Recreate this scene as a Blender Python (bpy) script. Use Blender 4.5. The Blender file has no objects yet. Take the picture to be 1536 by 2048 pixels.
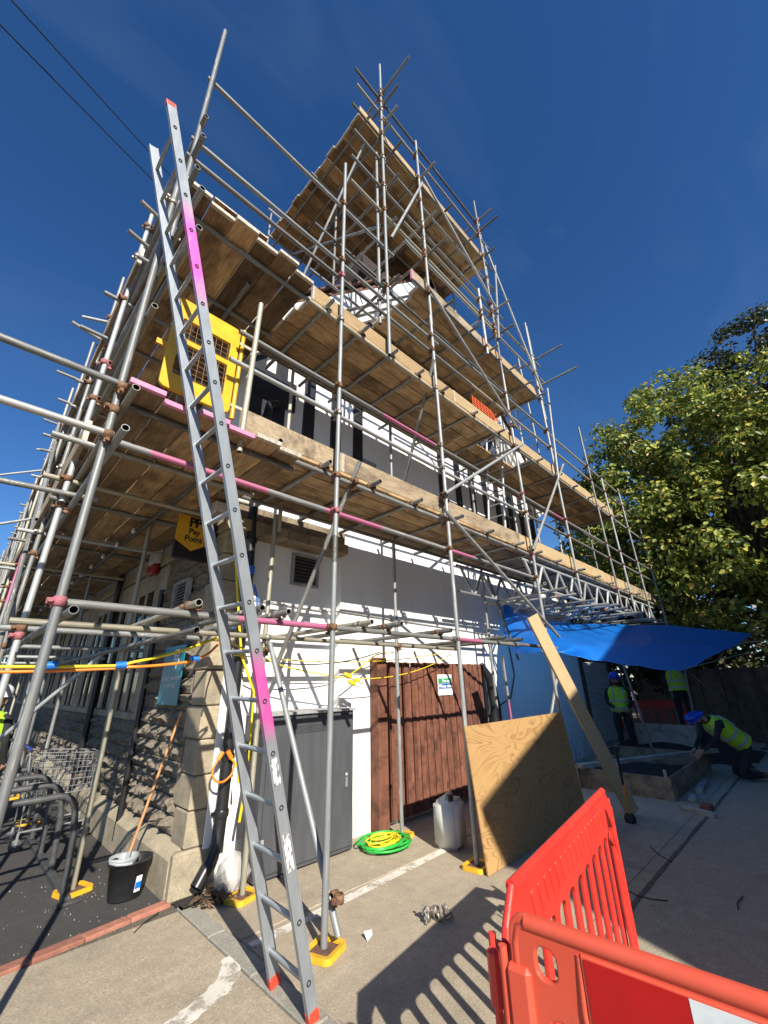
import bpy, bmesh, math, random
from math import radians, sin, cos, pi
from mathutils import Vector, Matrix, noise
random.seed(7)
R = random.uniform
scene = bpy.context.scene
col = scene.collection

# ------------------------------------------------------------------ camera
YAW, PIT, ROL = radians(45.156), radians(22.698), radians(-1.244)
CAMZ = 1.66
fw = Vector((sin(YAW)*cos(PIT), cos(YAW)*cos(PIT), sin(PIT)))
rt = Vector((cos(YAW), -sin(YAW), 0)); up = rt.cross(fw)
r2 = rt*cos(ROL) + up*sin(ROL); u2 = -rt*sin(ROL) + up*cos(ROL)
cd = bpy.data.cameras.new('Camera'); cam = bpy.data.objects.new('Camera', cd); col.objects.link(cam)
cd.sensor_fit = 'VERTICAL'; cd.sensor_height = 36.0; cd.lens = 815.8/2048*36.0
cd.clip_start = 0.05; cd.clip_end = 2000
mw = Matrix((r2, u2, -fw)).transposed().to_4x4(); mw.translation = (0, 0, CAMZ)
cam.matrix_world = mw
scene.camera = cam

# ------------------------------------------------------------------ sky, sun, exposure
SAZ, SEL = radians(69), radians(33)          # shadows run towards SAZ (from +X)
tosun = Vector((-cos(SAZ)*cos(SEL), -sin(SAZ)*cos(SEL), sin(SEL)))
wd = bpy.data.worlds.new('World'); scene.world = wd; wd.use_nodes = True
nt = wd.node_tree; nt.nodes.clear()
sk = nt.nodes.new('ShaderNodeTexSky'); sk.sky_type = 'NISHITA'; sk.sun_disc = False
sk.sun_elevation = SEL; sk.sun_rotation = math.atan2(tosun.x, tosun.y) % (2*pi)
sk.air_density = 1.0; sk.dust_density = 0.0; sk.ozone_density = 6.0; sk.altitude = 0
bg = nt.nodes.new('ShaderNodeBackground'); bg.inputs[1].default_value = 0.060
ow = nt.nodes.new('ShaderNodeOutputWorld')
hs = nt.nodes.new('ShaderNodeHueSaturation'); hs.inputs['Saturation'].default_value = 1.16; hs.inputs['Hue'].default_value = .505; hs.inputs['Value'].default_value = 1.20
nt.links.new(sk.outputs[0], hs.inputs['Color'])
# faint high cirrus over the whole sky
tcw = nt.nodes.new('ShaderNodeTexCoord'); mpw = nt.nodes.new('ShaderNodeMapping'); mpw.inputs['Scale'].default_value = (1.2, 4.5, 3.0); mpw.inputs['Rotation'].default_value = (.3, .2, .9)
nzw = nt.nodes.new('ShaderNodeTexNoise'); nzw.inputs['Scale'].default_value = 1.6; nzw.inputs['Detail'].default_value = 7; nzw.inputs['Distortion'].default_value = .8
rpw = nt.nodes.new('ShaderNodeMapRange'); rpw.inputs[1].default_value = .52; rpw.inputs[2].default_value = .90; rpw.inputs[4].default_value = .05
mxw = nt.nodes.new('ShaderNodeMix'); mxw.data_type = 'RGBA'; mxw.inputs[7].default_value = (6.0, 7.5, 9.5, 1)
nt.links.new(tcw.outputs['Generated'], mpw.inputs[0]); nt.links.new(mpw.outputs[0], nzw.inputs['Vector']); nt.links.new(nzw.outputs['Fac'], rpw.inputs[0])
nt.links.new(rpw.outputs[0], mxw.inputs[0]); nt.links.new(hs.outputs[0], mxw.inputs[6]); nt.links.new(mxw.outputs[2], bg.inputs[0]); nt.links.new(bg.outputs[0], ow.inputs[0])
sl = bpy.data.lights.new('Sun', 'SUN'); sl.energy = 4.3; sl.angle = radians(0.53); sl.color = (1.0, 0.93, 0.82)
so = bpy.data.objects.new('Sun', sl); col.objects.link(so)
so.rotation_euler = tosun.to_track_quat('Z', 'Y').to_euler(); so.location = (-8, -20, 18)
vs = scene.view_settings
vs.view_transform = 'Standard'; vs.look = 'None'; vs.gamma = 1; vs.exposure = 0.88; vs.use_curve_mapping = False

# ------------------------------------------------------------------ material helpers
def _new(name):
    m = bpy.data.materials.new(name); m.use_nodes = True
    n = m.node_tree; n.nodes.clear()
    o = n.nodes.new('ShaderNodeOutputMaterial'); b = n.nodes.new('ShaderNodeBsdfPrincipled')
    n.links.new(b.outputs[0], o.inputs[0])
    return m, n, b, o
def L(n, a, b): n.links.new(a, b)
def coords(n, scale=(1, 1, 1), rnd=True, kind='Object'):
    tc = n.nodes.new('ShaderNodeTexCoord'); mp = n.nodes.new('ShaderNodeMapping')
    mp.inputs['Scale'].default_value = scale
    L(n, tc.outputs[kind], mp.inputs[0])
    if rnd:
        oi = n.nodes.new('ShaderNodeObjectInfo'); ml = n.nodes.new('ShaderNodeMath'); ml.operation = 'MULTIPLY'
        ml.inputs[1].default_value = 37.0; L(n, oi.outputs['Random'], ml.inputs[0])
        L(n, ml.outputs[0], mp.inputs['Location'])
    return mp.outputs[0]
def noi(n, vec, scale, detail=4, rough=0.6, dist=0):
    t = n.nodes.new('ShaderNodeTexNoise'); t.inputs['Scale'].default_value = scale
    t.inputs['Detail'].default_value = detail; t.inputs['Roughness'].default_value = rough
    t.inputs['Distortion'].default_value = dist
    L(n, vec, t.inputs['Vector']); return t.outputs['Fac']
def ramp(n, fac, stops):
    r = n.nodes.new('ShaderNodeValToRGB'); e = r.color_ramp.elements
    while len(e) < len(stops): e.new(0.5)
    for i, (p, c) in enumerate(stops):
        e[i].position = p; e[i].color = (*c, 1) if len(c) == 3 else c
    L(n, fac, r.inputs[0]); return r.outputs[0]
def mix(n, fac, a, b, mode='MIX'):
    m = n.nodes.new('ShaderNodeMix'); m.data_type = 'RGBA'; m.blend_type = mode
    if isinstance(fac, (int, float)): m.inputs[0].default_value = fac
    else: L(n, fac, m.inputs[0])
    for s, v in ((6, a), (7, b)):
        if isinstance(v, tuple): m.inputs[s].default_value = (*v, 1)
        else: L(n, v, m.inputs[s])
    return m.outputs[2]
def bump(n, b, h, strength, dist=0.01):
    bp = n.nodes.new('ShaderNodeBump'); bp.inputs['Strength'].default_value = strength
    bp.inputs['Distance'].default_value = dist
    L(n, h, bp.inputs['Height']); L(n, bp.outputs[0], b.inputs['Normal'])
def objrand(n):
    return n.nodes.new('ShaderNodeObjectInfo').outputs['Random']
def mval(n, op, a, b):
    m = n.nodes.new('ShaderNodeMath'); m.operation = op
    for i, v in enumerate((a, b)):
        if isinstance(v, (int, float)): m.inputs[i].default_value = v
        else: L(n, v, m.inputs[i])
    return m.outputs[0]

MATS = {}
def plain(name, c1, c2=None, scale=8, rough=0.6, metal=0, bmp=0, bscale=None, stretch=(1, 1, 1), rand=0, spec=None, lo=.35, hi=.65):
    m, n, b, o = _new(name)
    v = coords(n, stretch)
    c2 = c2 or tuple(x*.8 for x in c1)
    f = noi(n, v, scale)
    c = ramp(n, f, [(lo, c1), (hi, c2)])
    if rand:
        hv = n.nodes.new('ShaderNodeHueSaturation')
        L(n, mval(n, 'MULTIPLY_ADD', objrand(n), rand), hv.inputs['Value'])
        hv.inputs['Value'].links[0].from_node.inputs[2].default_value = 1-rand/2
        L(n, c, hv.inputs['Color']); c = hv.outputs[0]
    L(n, c, b.inputs['Base Color'])
    b.inputs['Roughness'].default_value = rough; b.inputs['Metallic'].default_value = metal
    if spec is not None: b.inputs['Specular IOR Level'].default_value = spec
    if bmp: bump(n, b, noi(n, v, bscale or scale*4), bmp)
    MATS[name] = m; return m

def galv(name, c1, c2, bands=(), rust=0.0, bandcol=(.52, .14, .27)):
    m, n, b, o = _new(name)
    v = coords(n, (1, 1, .25)); f = noi(n, v, 28, 6, .7)
    c = ramp(n, f, [(.3, c1), (.7, c2)])
    sp = noi(n, v, 110, 2); c = mix(n, ramp(n, sp, [(.60, (0, 0, 0)), (.66, (1, 1, 1))]), c, (.62, .62, .58))
    big = noi(n, v, 5, 5, .7)
    c = mix(n, ramp(n, noi(n, coords(n, (1, 1, .5)), 16, 6, .75), [(.60, (0, 0, 0)), (.68, (.7,)*3)]), c, (.50, .48, .43))
    c = mix(n, ramp(n, big, [(.60-rust*.25, (0, 0, 0)), (.74, (.85,)*3)]), c, (.15, .08, .045))
    hv = n.nodes.new('ShaderNodeHueSaturation'); k_ = n.nodes.new('ShaderNodeMath'); k_.operation = 'MULTIPLY_ADD'; L(n, objrand(n), k_.inputs[0]); k_.inputs[1].default_value = .5; k_.inputs[2].default_value = .52
    L(n, k_.outputs[0], hv.inputs['Value']); L(n, c, hv.inputs['Color']); c = hv.outputs[0]
    if bands:
        tc = n.nodes.new('ShaderNodeTexCoord'); sx = n.nodes.new('ShaderNodeSeparateXYZ'); L(n, tc.outputs['Object'], sx.inputs[0])
        z = mval(n, 'ADD', sx.outputs[2], mval(n, 'MULTIPLY', mval(n, 'SUBTRACT', noi(n, coords(n, (20, 20, 4)), 3), .5), .03))
        for a, d in bands:
            k = mval(n, 'MULTIPLY', mval(n, 'GREATER_THAN', z, a), mval(n, 'LESS_THAN', z, d))
            k = mval(n, 'MULTIPLY', k, ramp(n, noi(n, v, 9, 4), [(.28, (.2,)*3), (.42, (.9,)*3)]))
            c = mix(n, k, c, bandcol)
    L(n, c, b.inputs['Base Color'])
    b.inputs['Metallic'].default_value = .3; b.inputs['Roughness'].default_value = .55
    bump(n, b, f, .12, .004)
    MATS[name] = m; return m

def wood(name, light, dark, rand=.5, knots=True, blots=.8, nails=False, stretch=(1.2, 16, 16), rough=.8):
    m, n, b, o = _new(name)
    v = coords(n, stretch); g = noi(n, v, 3.2, 7, .65, .6)
    c = ramp(n, g, [(.28, dark), (.46, tuple((a+d)/2 for a, d in zip(light, dark))), (.64, light)])
    v2 = coords(n, (.9, 1.6, 2)); blot = noi(n, v2, 2.6, 5, .65)
    c = mix(n, ramp(n, blot, [(.46, (0, 0, 0)), (.66, (blots,)*3)]), c, tuple(x*.42 for x in dark))
    fine = noi(n, coords(n, (2.5, 90, 90)), 3, 3)
    c = mix(n, .35, c, ramp(n, fine, [(.35, (.25,)*3), (.6, (1, 1, 1))]), 'MULTIPLY')
    hv = n.nodes.new('ShaderNodeHueSaturation')
    k = n.nodes.new('ShaderNodeMath'); k.operation = 'MULTIPLY_ADD'; L(n, objrand(n), k.inputs[0])
    k.inputs[1].default_value = rand; k.inputs[2].default_value = 1-rand/2
    L(n, k.outputs[0], hv.inputs['Value'])
    L(n, c, hv.inputs['Color']); L(n, hv.outputs[0], b.inputs['Base Color'])
    b.inputs['Roughness'].default_value = rough
    bump(n, b, g, .3, .004)
    MATS[name] = m; return m

galv('galv', (.25, .265, .265), (.37, .385, .38))
galv('galv_light', (.33, .355, .36), (.47, .495, .495))
galv('galv_dark', (.15, .155, .15), (.26, .26, .245), rust=.35)
galv('galv_cream', (.38, .355, .26), (.50, .465, .35), rust=.1)
galv('galv_mid', (.23, .235, .225), (.36, .365, .345), rust=.25)
galv('galv_pink', (.36, .36, .36), (.5, .5, .48), bands=((.36, .56),))
galv('galv_pink_yellow', (.30, .31, .30), (.46, .46, .42), bands=((.20, .36), (.72, .82)))
galv('galv_pink_long', (.33, .33, .33), (.47, .47, .45), bands=((.05, .20), (.30, .42), (.62, .70)))
GAL = ['galv', 'galv', 'galv_light', 'galv_mid', 'galv_cream', 'galv_dark']
plain('coupler_rust', (.16, .085, .045), (.30, .17, .10), 40, .75, .5, .4)
plain('coupler_pink', (.45, .13, .20), (.28, .12, .09), 30, .7, .2, .3)
plain('coupler_zinc', (.42, .40, .36), (.25, .22, .18), 35, .5, .7, .3)
wood('board_old', (.52, .36, .18), (.25, .15, .068), .95)
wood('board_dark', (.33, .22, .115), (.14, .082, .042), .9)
wood('board_grey', (.44, .345, .225), (.25, .18, .11), .35)
wood('board_new', (.50, .355, .185), (.36, .225, .10), .25, blots=.25)
wood('board_pine', (.54, .41, .23), (.41, .28, .13), .12, blots=.15)
wood('pine_upright', (.54, .40, .22), (.44, .30, .145), .1, blots=.12, stretch=(14, 14, .8))
wood('deal_white', (.50, .47, .41), (.34, .30, .24), .15)
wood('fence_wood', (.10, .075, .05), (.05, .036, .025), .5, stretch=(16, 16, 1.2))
wood('gate_brown', (.24, .095, .055), (.13, .048, .028), .35, stretch=(22, 22, 1.0))
plain('end_pink', (.72, .20, .42), (.55, .28, .36), 25, .6)
plain('end_metal', (.60, .55, .46), (.38, .32, .25), 30, .6, .3)
plain('ladder_alu', (.30, .33, .35), (.37, .40, .42), 14, .42, .45, .06, stretch=(1, 1, .3))
plain('rubber_and_hollow_shade', (.02, .02, .022), (.035, .035, .035), 20, .6)  # rubber; also near-black shade painted inside tube bores and vent openings
plain('red_cap', (.70, .07, .035), (.55, .05, .03), 20, .5)
plain('yellow_plastic', (.80, .46, .03), (.66, .36, .02), 12, .5, bmp=.1)
plain('gate_yellow', (.80, .45, .008), (.68, .36, .01), 10, .42, bmp=.05, rand=.05)
plain('rust_plate', (.20, .11, .07), (.12, .06, .04), 30, .8, .2, .3)
plain('mesh_rust', (.30, .17, .08), (.16, .09, .05), 30, .7, .3)
def scuffed(name, c1, fade, rough):
    m, n, b, o = _new(name); v = coords(n, (1, 1, 1), True)
    c = mix(n, ramp(n, noi(n, v, 2.2, 6, .65), [(.38, (0, 0, 0)), (.70, (.75,)*3)]), c1, fade)
    sc = noi(n, coords(n, (3, 3, 38)), 3, 5, .7); c = mix(n, ramp(n, sc, [(.66, (0, 0, 0)), (.72, (.45,)*3)]), c, tuple(min(1, x*1.25+.12) for x in fade))
    dt = noi(n, v, 9, 7, .75); c = mix(n, ramp(n, dt, [(.58, (0, 0, 0)), (.76, (.6,)*3)]), c, (.16, .075, .05))
    L(n, c, b.inputs['Base Color']); L(n, ramp(n, dt, [(.3, (rough,)*3), (.7, (rough+.25,)*3)]), b.inputs['Roughness'])
    bump(n, b, noi(n, v, 240, 2), .12, .003); MATS[name] = m
scuffed('orange_red_plastic', (.58, .072, .034), (.60, .10, .056), .42)
scuffed('red_plastic', (.66, .034, .022), (.62, .055, .038), .36)
plain('reflect_red', (.42, .002, .004), (.36, .002, .004), 12, .25)
plain('reflect_white', (.62, .66, .66), (.50, .55, .55), 18, .35)
plain('black_paint', (.014, .015, .018), (.022, .022, .024), 10, .5, bmp=.1)
plain('black_pipe', (.012, .012, .014), (.02, .02, .022), 10, .35, bmp=.04)
plain('white_paint', (.78, .78, .76), (.70, .70, .68), 5, .6, bmp=.06)
plain('cabinet_grey', (.09, .097, .105), (.065, .07, .077), 3, .45, .1, .05, stretch=(3, 3, .5))
plain('vent_grey', (.36, .36, .36), (.25, .25, .25), 12, .6)
plain('vent_dark', (.10, .09, .085), (.15, .14, .13), 12, .6)
plain('sign_teal', (.004, .20, .30), (.006, .18, .27), 5, .35)
plain('sign_white', (.80, .82, .82), (.74, .76, .76), 10, .5)
plain('sign_green', (.02, .30, .10), (.02, .27, .09), 10, .5)
plain('sign_blue', (.02, .10, .38), (.02, .09, .34), 10, .5)
plain('sign_yellow', (.66, .36, .02), (.60, .32, .02), 10, .45)
plain('black_gloss', (.012, .012, .014), (.016, .016, .018), 10, .3)
plain('jerry', (.66, .66, .62), (.58, .58, .54), 6, .45, bmp=.05)
plain('hose_green', (.03, .46, .06), (.02, .38, .05), 12, .4)
plain('cable_yellow', (.78, .62, .02), (.70, .52, .02), 12, .45)
plain('cable_orange', (.80, .26, .02), (.70, .20, .02), 12, .45)
plain('cable_black', (.015, .015, .016), (.03, .03, .03), 12, .5)
plain('tape_blue', (.01, .18, .62), (.01, .14, .5), 12, .45)
plain('bucket_black', (.018, .018, .02), (.028, .028, .03), 10, .4)
plain('bucket_grey', (.36, .39, .40), (.30, .33, .34), 10, .45)
plain('mop_wood', (.62, .30, .12), (.48, .22, .09), 10, .6, stretch=(10, 10, 1))
plain('rack_paint', (.055, .06, .065), (.10, .10, .10), 14, .5, .2, .15)
plain('chrome', (.42, .43, .44), (.32, .33, .34), 14, .35, .5)
plain('trolley_blue', (.02, .05, .30), (.02, .04, .22), 10, .4)
plain('hivis', (.42, .74, .03), (.34, .62, .03), 8, .7, bmp=.2, bscale=14)
plain('reflector', (.42, .44, .46), (.36, .38, .40), 10, .4)
plain('cloth_dark', (.014, .015, .02), (.022, .022, .026), 10, .9, bmp=.3, bscale=14)
plain('skin', (.45, .26, .18), (.40, .22, .15), 8, .6)
plain('hair', (.03, .02, .014), (.02, .014, .01), 20, .8)
plain('helmet_blue', (.01, .06, .48), (.01, .05, .42), 8, .28)
plain('helmet_white', (.80, .80, .80), (.74, .74, .74), 8, .3)
plain('boots', (.16, .11, .07), (.09, .06, .04), 12, .8)
plain('bark', (.11, .09, .07), (.05, .042, .034), 9, .95, bmp=.5, stretch=(3, 3, .6))
plain('soil', (.05, .038, .028), (.025, .02, .015), 9, 1, bmp=.6)
plain('dry_leaf', (.16, .09, .045), (.07, .045, .025), 30, .9)
plain('twig', (.03, .026, .022), (.05, .04, .03), 30, .9)
plain('sticker', (.72, .71, .68), (.18, .18, .18), 60, .6, stretch=(1, 1, .35), lo=.52, hi=.56)
plain('paper', (.75, .74, .70), (.6, .6, .57), 20, .8)
plain('bulb', (.80, .80, .76), (.72, .72, .70), 10, .25)
plain('wire', (.01, .011, .014), (.014, .014, .016), 10, .6)
plain('bollard_brick', (.30, .10, .06), (.20, .07, .045), 14, .85, bmp=.3)
plain('orange_mesh', (.78, .13, .04), (.66, .1, .03), 14, .6)
plain('roof_tile', (.19, .085, .055), (.10, .06, .045), 12, .85, bmp=.3, rand=.5)
plain('dark_brick', (.055, .036, .03), (.03, .022, .02), 18, .9, bmp=.4)  # very dark brown tone for the chimney bricks
plain('house_brick', (.27, .13, .085), (.20, .09, .06), 3, .85)
plain('glass_dark', (.012, .014, .016), (.018, .02, .022), 4, .08)
plain('window_white', (.72, .72, .70), (.66, .66, .64), 8, .5)
plain('mortar', (.16, .145, .12), (.11, .10, .085), 14, .95, bmp=.5)
plain('grate_iron', (.05, .045, .04), (.03, .03, .03), 20, .7, .4, .3)
plain('brick_edge', (.40, .17, .115), (.28, .115, .08), 18, .85, bmp=.3, rand=.4)
plain('alarm_white', (.60, .60, .58), (.5, .5, .5), 8, .5)
plain('alarm_red', (.35, .01, .02), (.28, .01, .02), 8, .4)

def concrete(name, c1, c2, stain=(.10, .09, .075), speck=(.62, .55, .43), rnd=True, aggr=True):
    m, n, b, o = _new(name)
    v = coords(n, (1, 1, 1), rnd)
    big = noi(n, v, 1.1, 6, .65); mid = noi(n, v, 9, 5, .7); fine = noi(n, v, 90, 3, .8)
    c = ramp(n, mid, [(.3, c1), (.7, c2)])
    if aggr:
        oil = noi(n, coords(n, (1, 1, 1), False), .75, 5, .6); c = mix(n, ramp(n, oil, [(.30, (.55,)*3), (.44, (0, 0, 0))]), c, tuple(x*.55 for x in c1))
        lt = noi(n, coords(n, (.4, 2.2, 1), False), 1.3, 6, .7); c = mix(n, ramp(n, lt, [(.56, (0, 0, 0)), (.74, (.4,)*3)]), c, tuple(min(1, x*1.35) for x in c2))
    c = mix(n, ramp(n, big, [(.52, (0, 0, 0)), (.74, (.55,)*3)]) if aggr else ramp(n, noi(n, v, 2.4, 8, .72), [(.44, (0, 0, 0)), (.68, (.7,)*3)]), c, stain)
    if aggr:
        vo = n.nodes.new('ShaderNodeTexVoronoi'); vo.inputs['Scale'].default_value = 62; L(n, v, vo.inputs['Vector'])
        peb = ramp(n, vo.outputs['Distance'], [(.16, (1, 1, 1)), (.34, (0, 0, 0))])
        c = mix(n, mval(n, 'MULTIPLY', peb, ramp(n, fine, [(.45, (0, 0, 0)), (.6, (.75,)*3)])), c, speck)
        dk = n.nodes.new('ShaderNodeTexVoronoi'); dk.inputs['Scale'].default_value = 34; L(n, v, dk.inputs['Vector'])
        c = mix(n, mval(n, 'MULTIPLY', ramp(n, dk.outputs['Distance'], [(.12, (1, 1, 1)), (.3, (0, 0, 0))]), ramp(n, mid, [(.45, (0, 0, 0)), (.62, (.65,)*3)])), c, tuple(x*.55 for x in c1))
    if aggr:
        dv_ = n.nodes.new('ShaderNodeVectorMath'); dv_.operation = 'ADD'
        nz = n.nodes.new('ShaderNodeTexNoise'); nz.inputs['Scale'].default_value = 3.5; nz.inputs['Detail'].default_value = 5; L(n, v, nz.inputs['Vector'])
        sc_ = n.nodes.new('ShaderNodeVectorMath'); sc_.operation = 'SCALE'; sc_.inputs['Scale'].default_value = .35; L(n, nz.outputs['Color'], sc_.inputs[0])
        L(n, v, dv_.inputs[0]); L(n, sc_.outputs[0], dv_.inputs[1])
        ve_ = n.nodes.new('ShaderNodeTexVoronoi'); ve_.feature = 'DISTANCE_TO_EDGE'; ve_.inputs['Scale'].default_value = .55; L(n, dv_.outputs[0], ve_.inputs['Vector'])
        ck = mval(n, 'MULTIPLY', ramp(n, ve_.outputs['Distance'], [(.0015, (1, 1, 1)), (.0035, (0, 0, 0))]), ramp(n, noi(n, v, .9, 2), [(.56, (0, 0, 0)), (.62, (.6,)*3)]))
        c = mix(n, ck, c, tuple(x*.35 for x in c1))
    c = mix(n, .6, c, ramp(n, fine, [(.3, (.4,)*3), (.65, (1.1,)*3)]), 'MULTIPLY')
    L(n, c, b.inputs['Base Color']); b.inputs['Roughness'].default_value = .92
    bump(n, b, fine, .35, .004)
    MATS[name] = m
concrete('concrete', (.36, .30, .215), (.47, .40, .29), stain=(.26, .215, .155))
concrete('concrete_dark', (.10, .085, .065), (.16, .14, .11))
concrete('kerb', (.30, .285, .24), (.38, .36, .30), stain=(.16, .17, .13))
concrete('tarmac', (.052, .048, .046), (.072, .067, .062), stain=(.045, .042, .04), speck=(.17, .15, .14))
concrete('stone_ashlar', (.42, .35, .235), (.50, .425, .295), stain=(.17, .15, .115), aggr=False)
concrete('stone_rock', (.20, .17, .125), (.32, .27, .20), stain=(.05, .044, .038), aggr=False)
concrete('cornice', (.27, .205, .13), (.36, .29, .19), stain=(.07, .055, .04), aggr=False)

def render_mat(name, base, dirt, amt=.5):
    m, n, b, o = _new(name)
    v = coords(n, (1, 1, 1), False)
    d = noi(n, coords(n, (3, 3, .7), False), 1.6, 7, .7)
    c = mix(n, ramp(n, d, [(.48, (0, 0, 0)), (.82, (amt,)*3)]), base, dirt)
    gm = n.nodes.new('ShaderNodeNewGeometry'); sz = n.nodes.new('ShaderNodeSeparateXYZ'); L(n, gm.outputs['Position'], sz.inputs[0])
    hm = n.nodes.new('ShaderNodeMapRange'); hm.inputs[1].default_value = .75; hm.inputs[2].default_value = .0; L(n, sz.outputs[2], hm.inputs[0])
    gr_ = ramp(n, noi(n, coords(n, (6, 6, 1.2), False), 1.4, 6, .7), [(.42, (0, 0, 0)), (.62, (.9,)*3)])
    c = mix(n, mval(n, 'MULTIPLY', hm.outputs[0], gr_), c, (.27, .25, .21))
    L(n, c, b.inputs['Base Color']); b.inputs['Roughness'].default_value = .85
    bump(n, b, noi(n, v, 45, 4, .7), .25, .004)
    MATS[name] = m
render_mat('render_white', (.83, .83, .81), (.58, .55, .49), .35)

def ply_mat():
    m, n, b, o = _new('plywood')
    v = coords(n, (.55, 1, 1.7), False)
    f = noi(n, v, 1.9, 2.5, .45, .8)
    s = n.nodes.new('ShaderNodeMath'); s.operation = 'SINE'; L(n, mval(n, 'MULTIPLY', f, 88), s.inputs[0])
    w = mval(n, 'MULTIPLY_ADD', s.outputs[0], .5); w.node.inputs[2].default_value = .5
    msk = ramp(n, noi(n, coords(n, (1, 1, 1), False), 2.2, 4), [(.38, (.08,)*3), (.62, (.8,)*3)])
    c = mix(n, mval(n, 'MULTIPLY', ramp(n, w, [(.0, (0, 0, 0)), (.6, (.05,)*3), (1, (1,)*3)]), msk), (.45, .275, .11), (.27, .13, .042))
    fine = noi(n, coords(n, (3, 30, 60), False), 4, 4)
    c = mix(n, .3, c, ramp(n, fine, [(.3, (.6,)*3), (.7, (1.1,)*3)]), 'MULTIPLY')
    vo = n.nodes.new('ShaderNodeTexVoronoi'); vo.inputs['Scale'].default_value = 2.3; L(n, coords(n, (1, 1, 1.4), False), vo.inputs['Vector'])
    c = mix(n, ramp(n, vo.outputs['Distance'], [(.035, (1, 1, 1)), (.06, (0, 0, 0))]), c, (.16, .07, .03))
    L(n, c, b.inputs['Base Color']); b.inputs['Roughness'].default_value = .7
    MATS['plywood'] = m
ply_mat()

def tarp_mat():
    m, n, b, o = _new('tarp_blue')
    v = coords(n, (1, 1, 1), False)
    c = ramp(n, noi(n, v, 4, 4), [(.3, (.010, .20, .80)), (.7, (.016, .25, .88))])
    L(n, c, b.inputs['Base Color']); b.inputs['Roughness'].default_value = .42
    t = n.nodes.new('ShaderNodeBsdfTranslucent'); t.inputs[0].default_value = (.07, .36, .95, 1)
    ms = n.nodes.new('ShaderNodeMixShader'); ms.inputs[0].default_value = .5
    L(n, b.outputs[0], ms.inputs[1]); L(n, t.outputs[0], ms.inputs[2]); L(n, ms.outputs[0], o.inputs[0])
    wv = n.nodes.new('ShaderNodeTexWave'); wv.inputs['Scale'].default_value = .9; wv.inputs['Distortion'].default_value = 9; wv.inputs['Detail'].default_value = 3
    L(n, v, wv.inputs['Vector']); bump(n, b, wv.outputs['Fac'], .22, .03)
    MATS['tarp_blue'] = m
tarp_mat()
def film_mat():
    m, n, b, o = _new('film'); b.inputs['Base Color'].default_value = (.75, .72, .68, 1); b.inputs['Roughness'].default_value = .25
    tr = n.nodes.new('ShaderNodeBsdfTransparent'); ms = n.nodes.new('ShaderNodeMixShader'); ms.inputs[0].default_value = .42
    L(n, tr.outputs[0], ms.inputs[1]); L(n, b.outputs[0], ms.inputs[2]); L(n, ms.outputs[0], o.inputs[0]); MATS['film'] = m
film_mat()

def leaf_mat(name, cols, trans=.35):
    m, n, b, o = _new(name)
    g = n.nodes.new('ShaderNodeNewGeometry')
    c = ramp(n, g.outputs['Random Per Island'], cols)
    L(n, c, b.inputs['Base Color']); b.inputs['Roughness'].default_value = .45
    t = n.nodes.new('ShaderNodeBsdfTranslucent'); L(n, c, t.inputs[0])
    ms = n.nodes.new('ShaderNodeMixShader'); ms.inputs[0].default_value = trans
    L(n, b.outputs[0], ms.inputs[1]); L(n, t.outputs[0], ms.inputs[2]); L(n, ms.outputs[0], o.inputs[0])
    MATS[name] = m
leaf_mat('leaf_maple', [(0, (.07, .11, .02)), (.30, (.15, .205, .035)), (.70, (.34, .39, .07)), (.94, (.56, .52, .09)), (1, (.50, .26, .04))])
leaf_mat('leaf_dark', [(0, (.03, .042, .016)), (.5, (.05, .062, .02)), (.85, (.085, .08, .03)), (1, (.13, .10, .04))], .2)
leaf_mat('leaf_hedge', [(0, (.03, .05, .015)), (.7, (.06, .08, .02)), (1, (.12, .12, .03))], .2)

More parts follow.
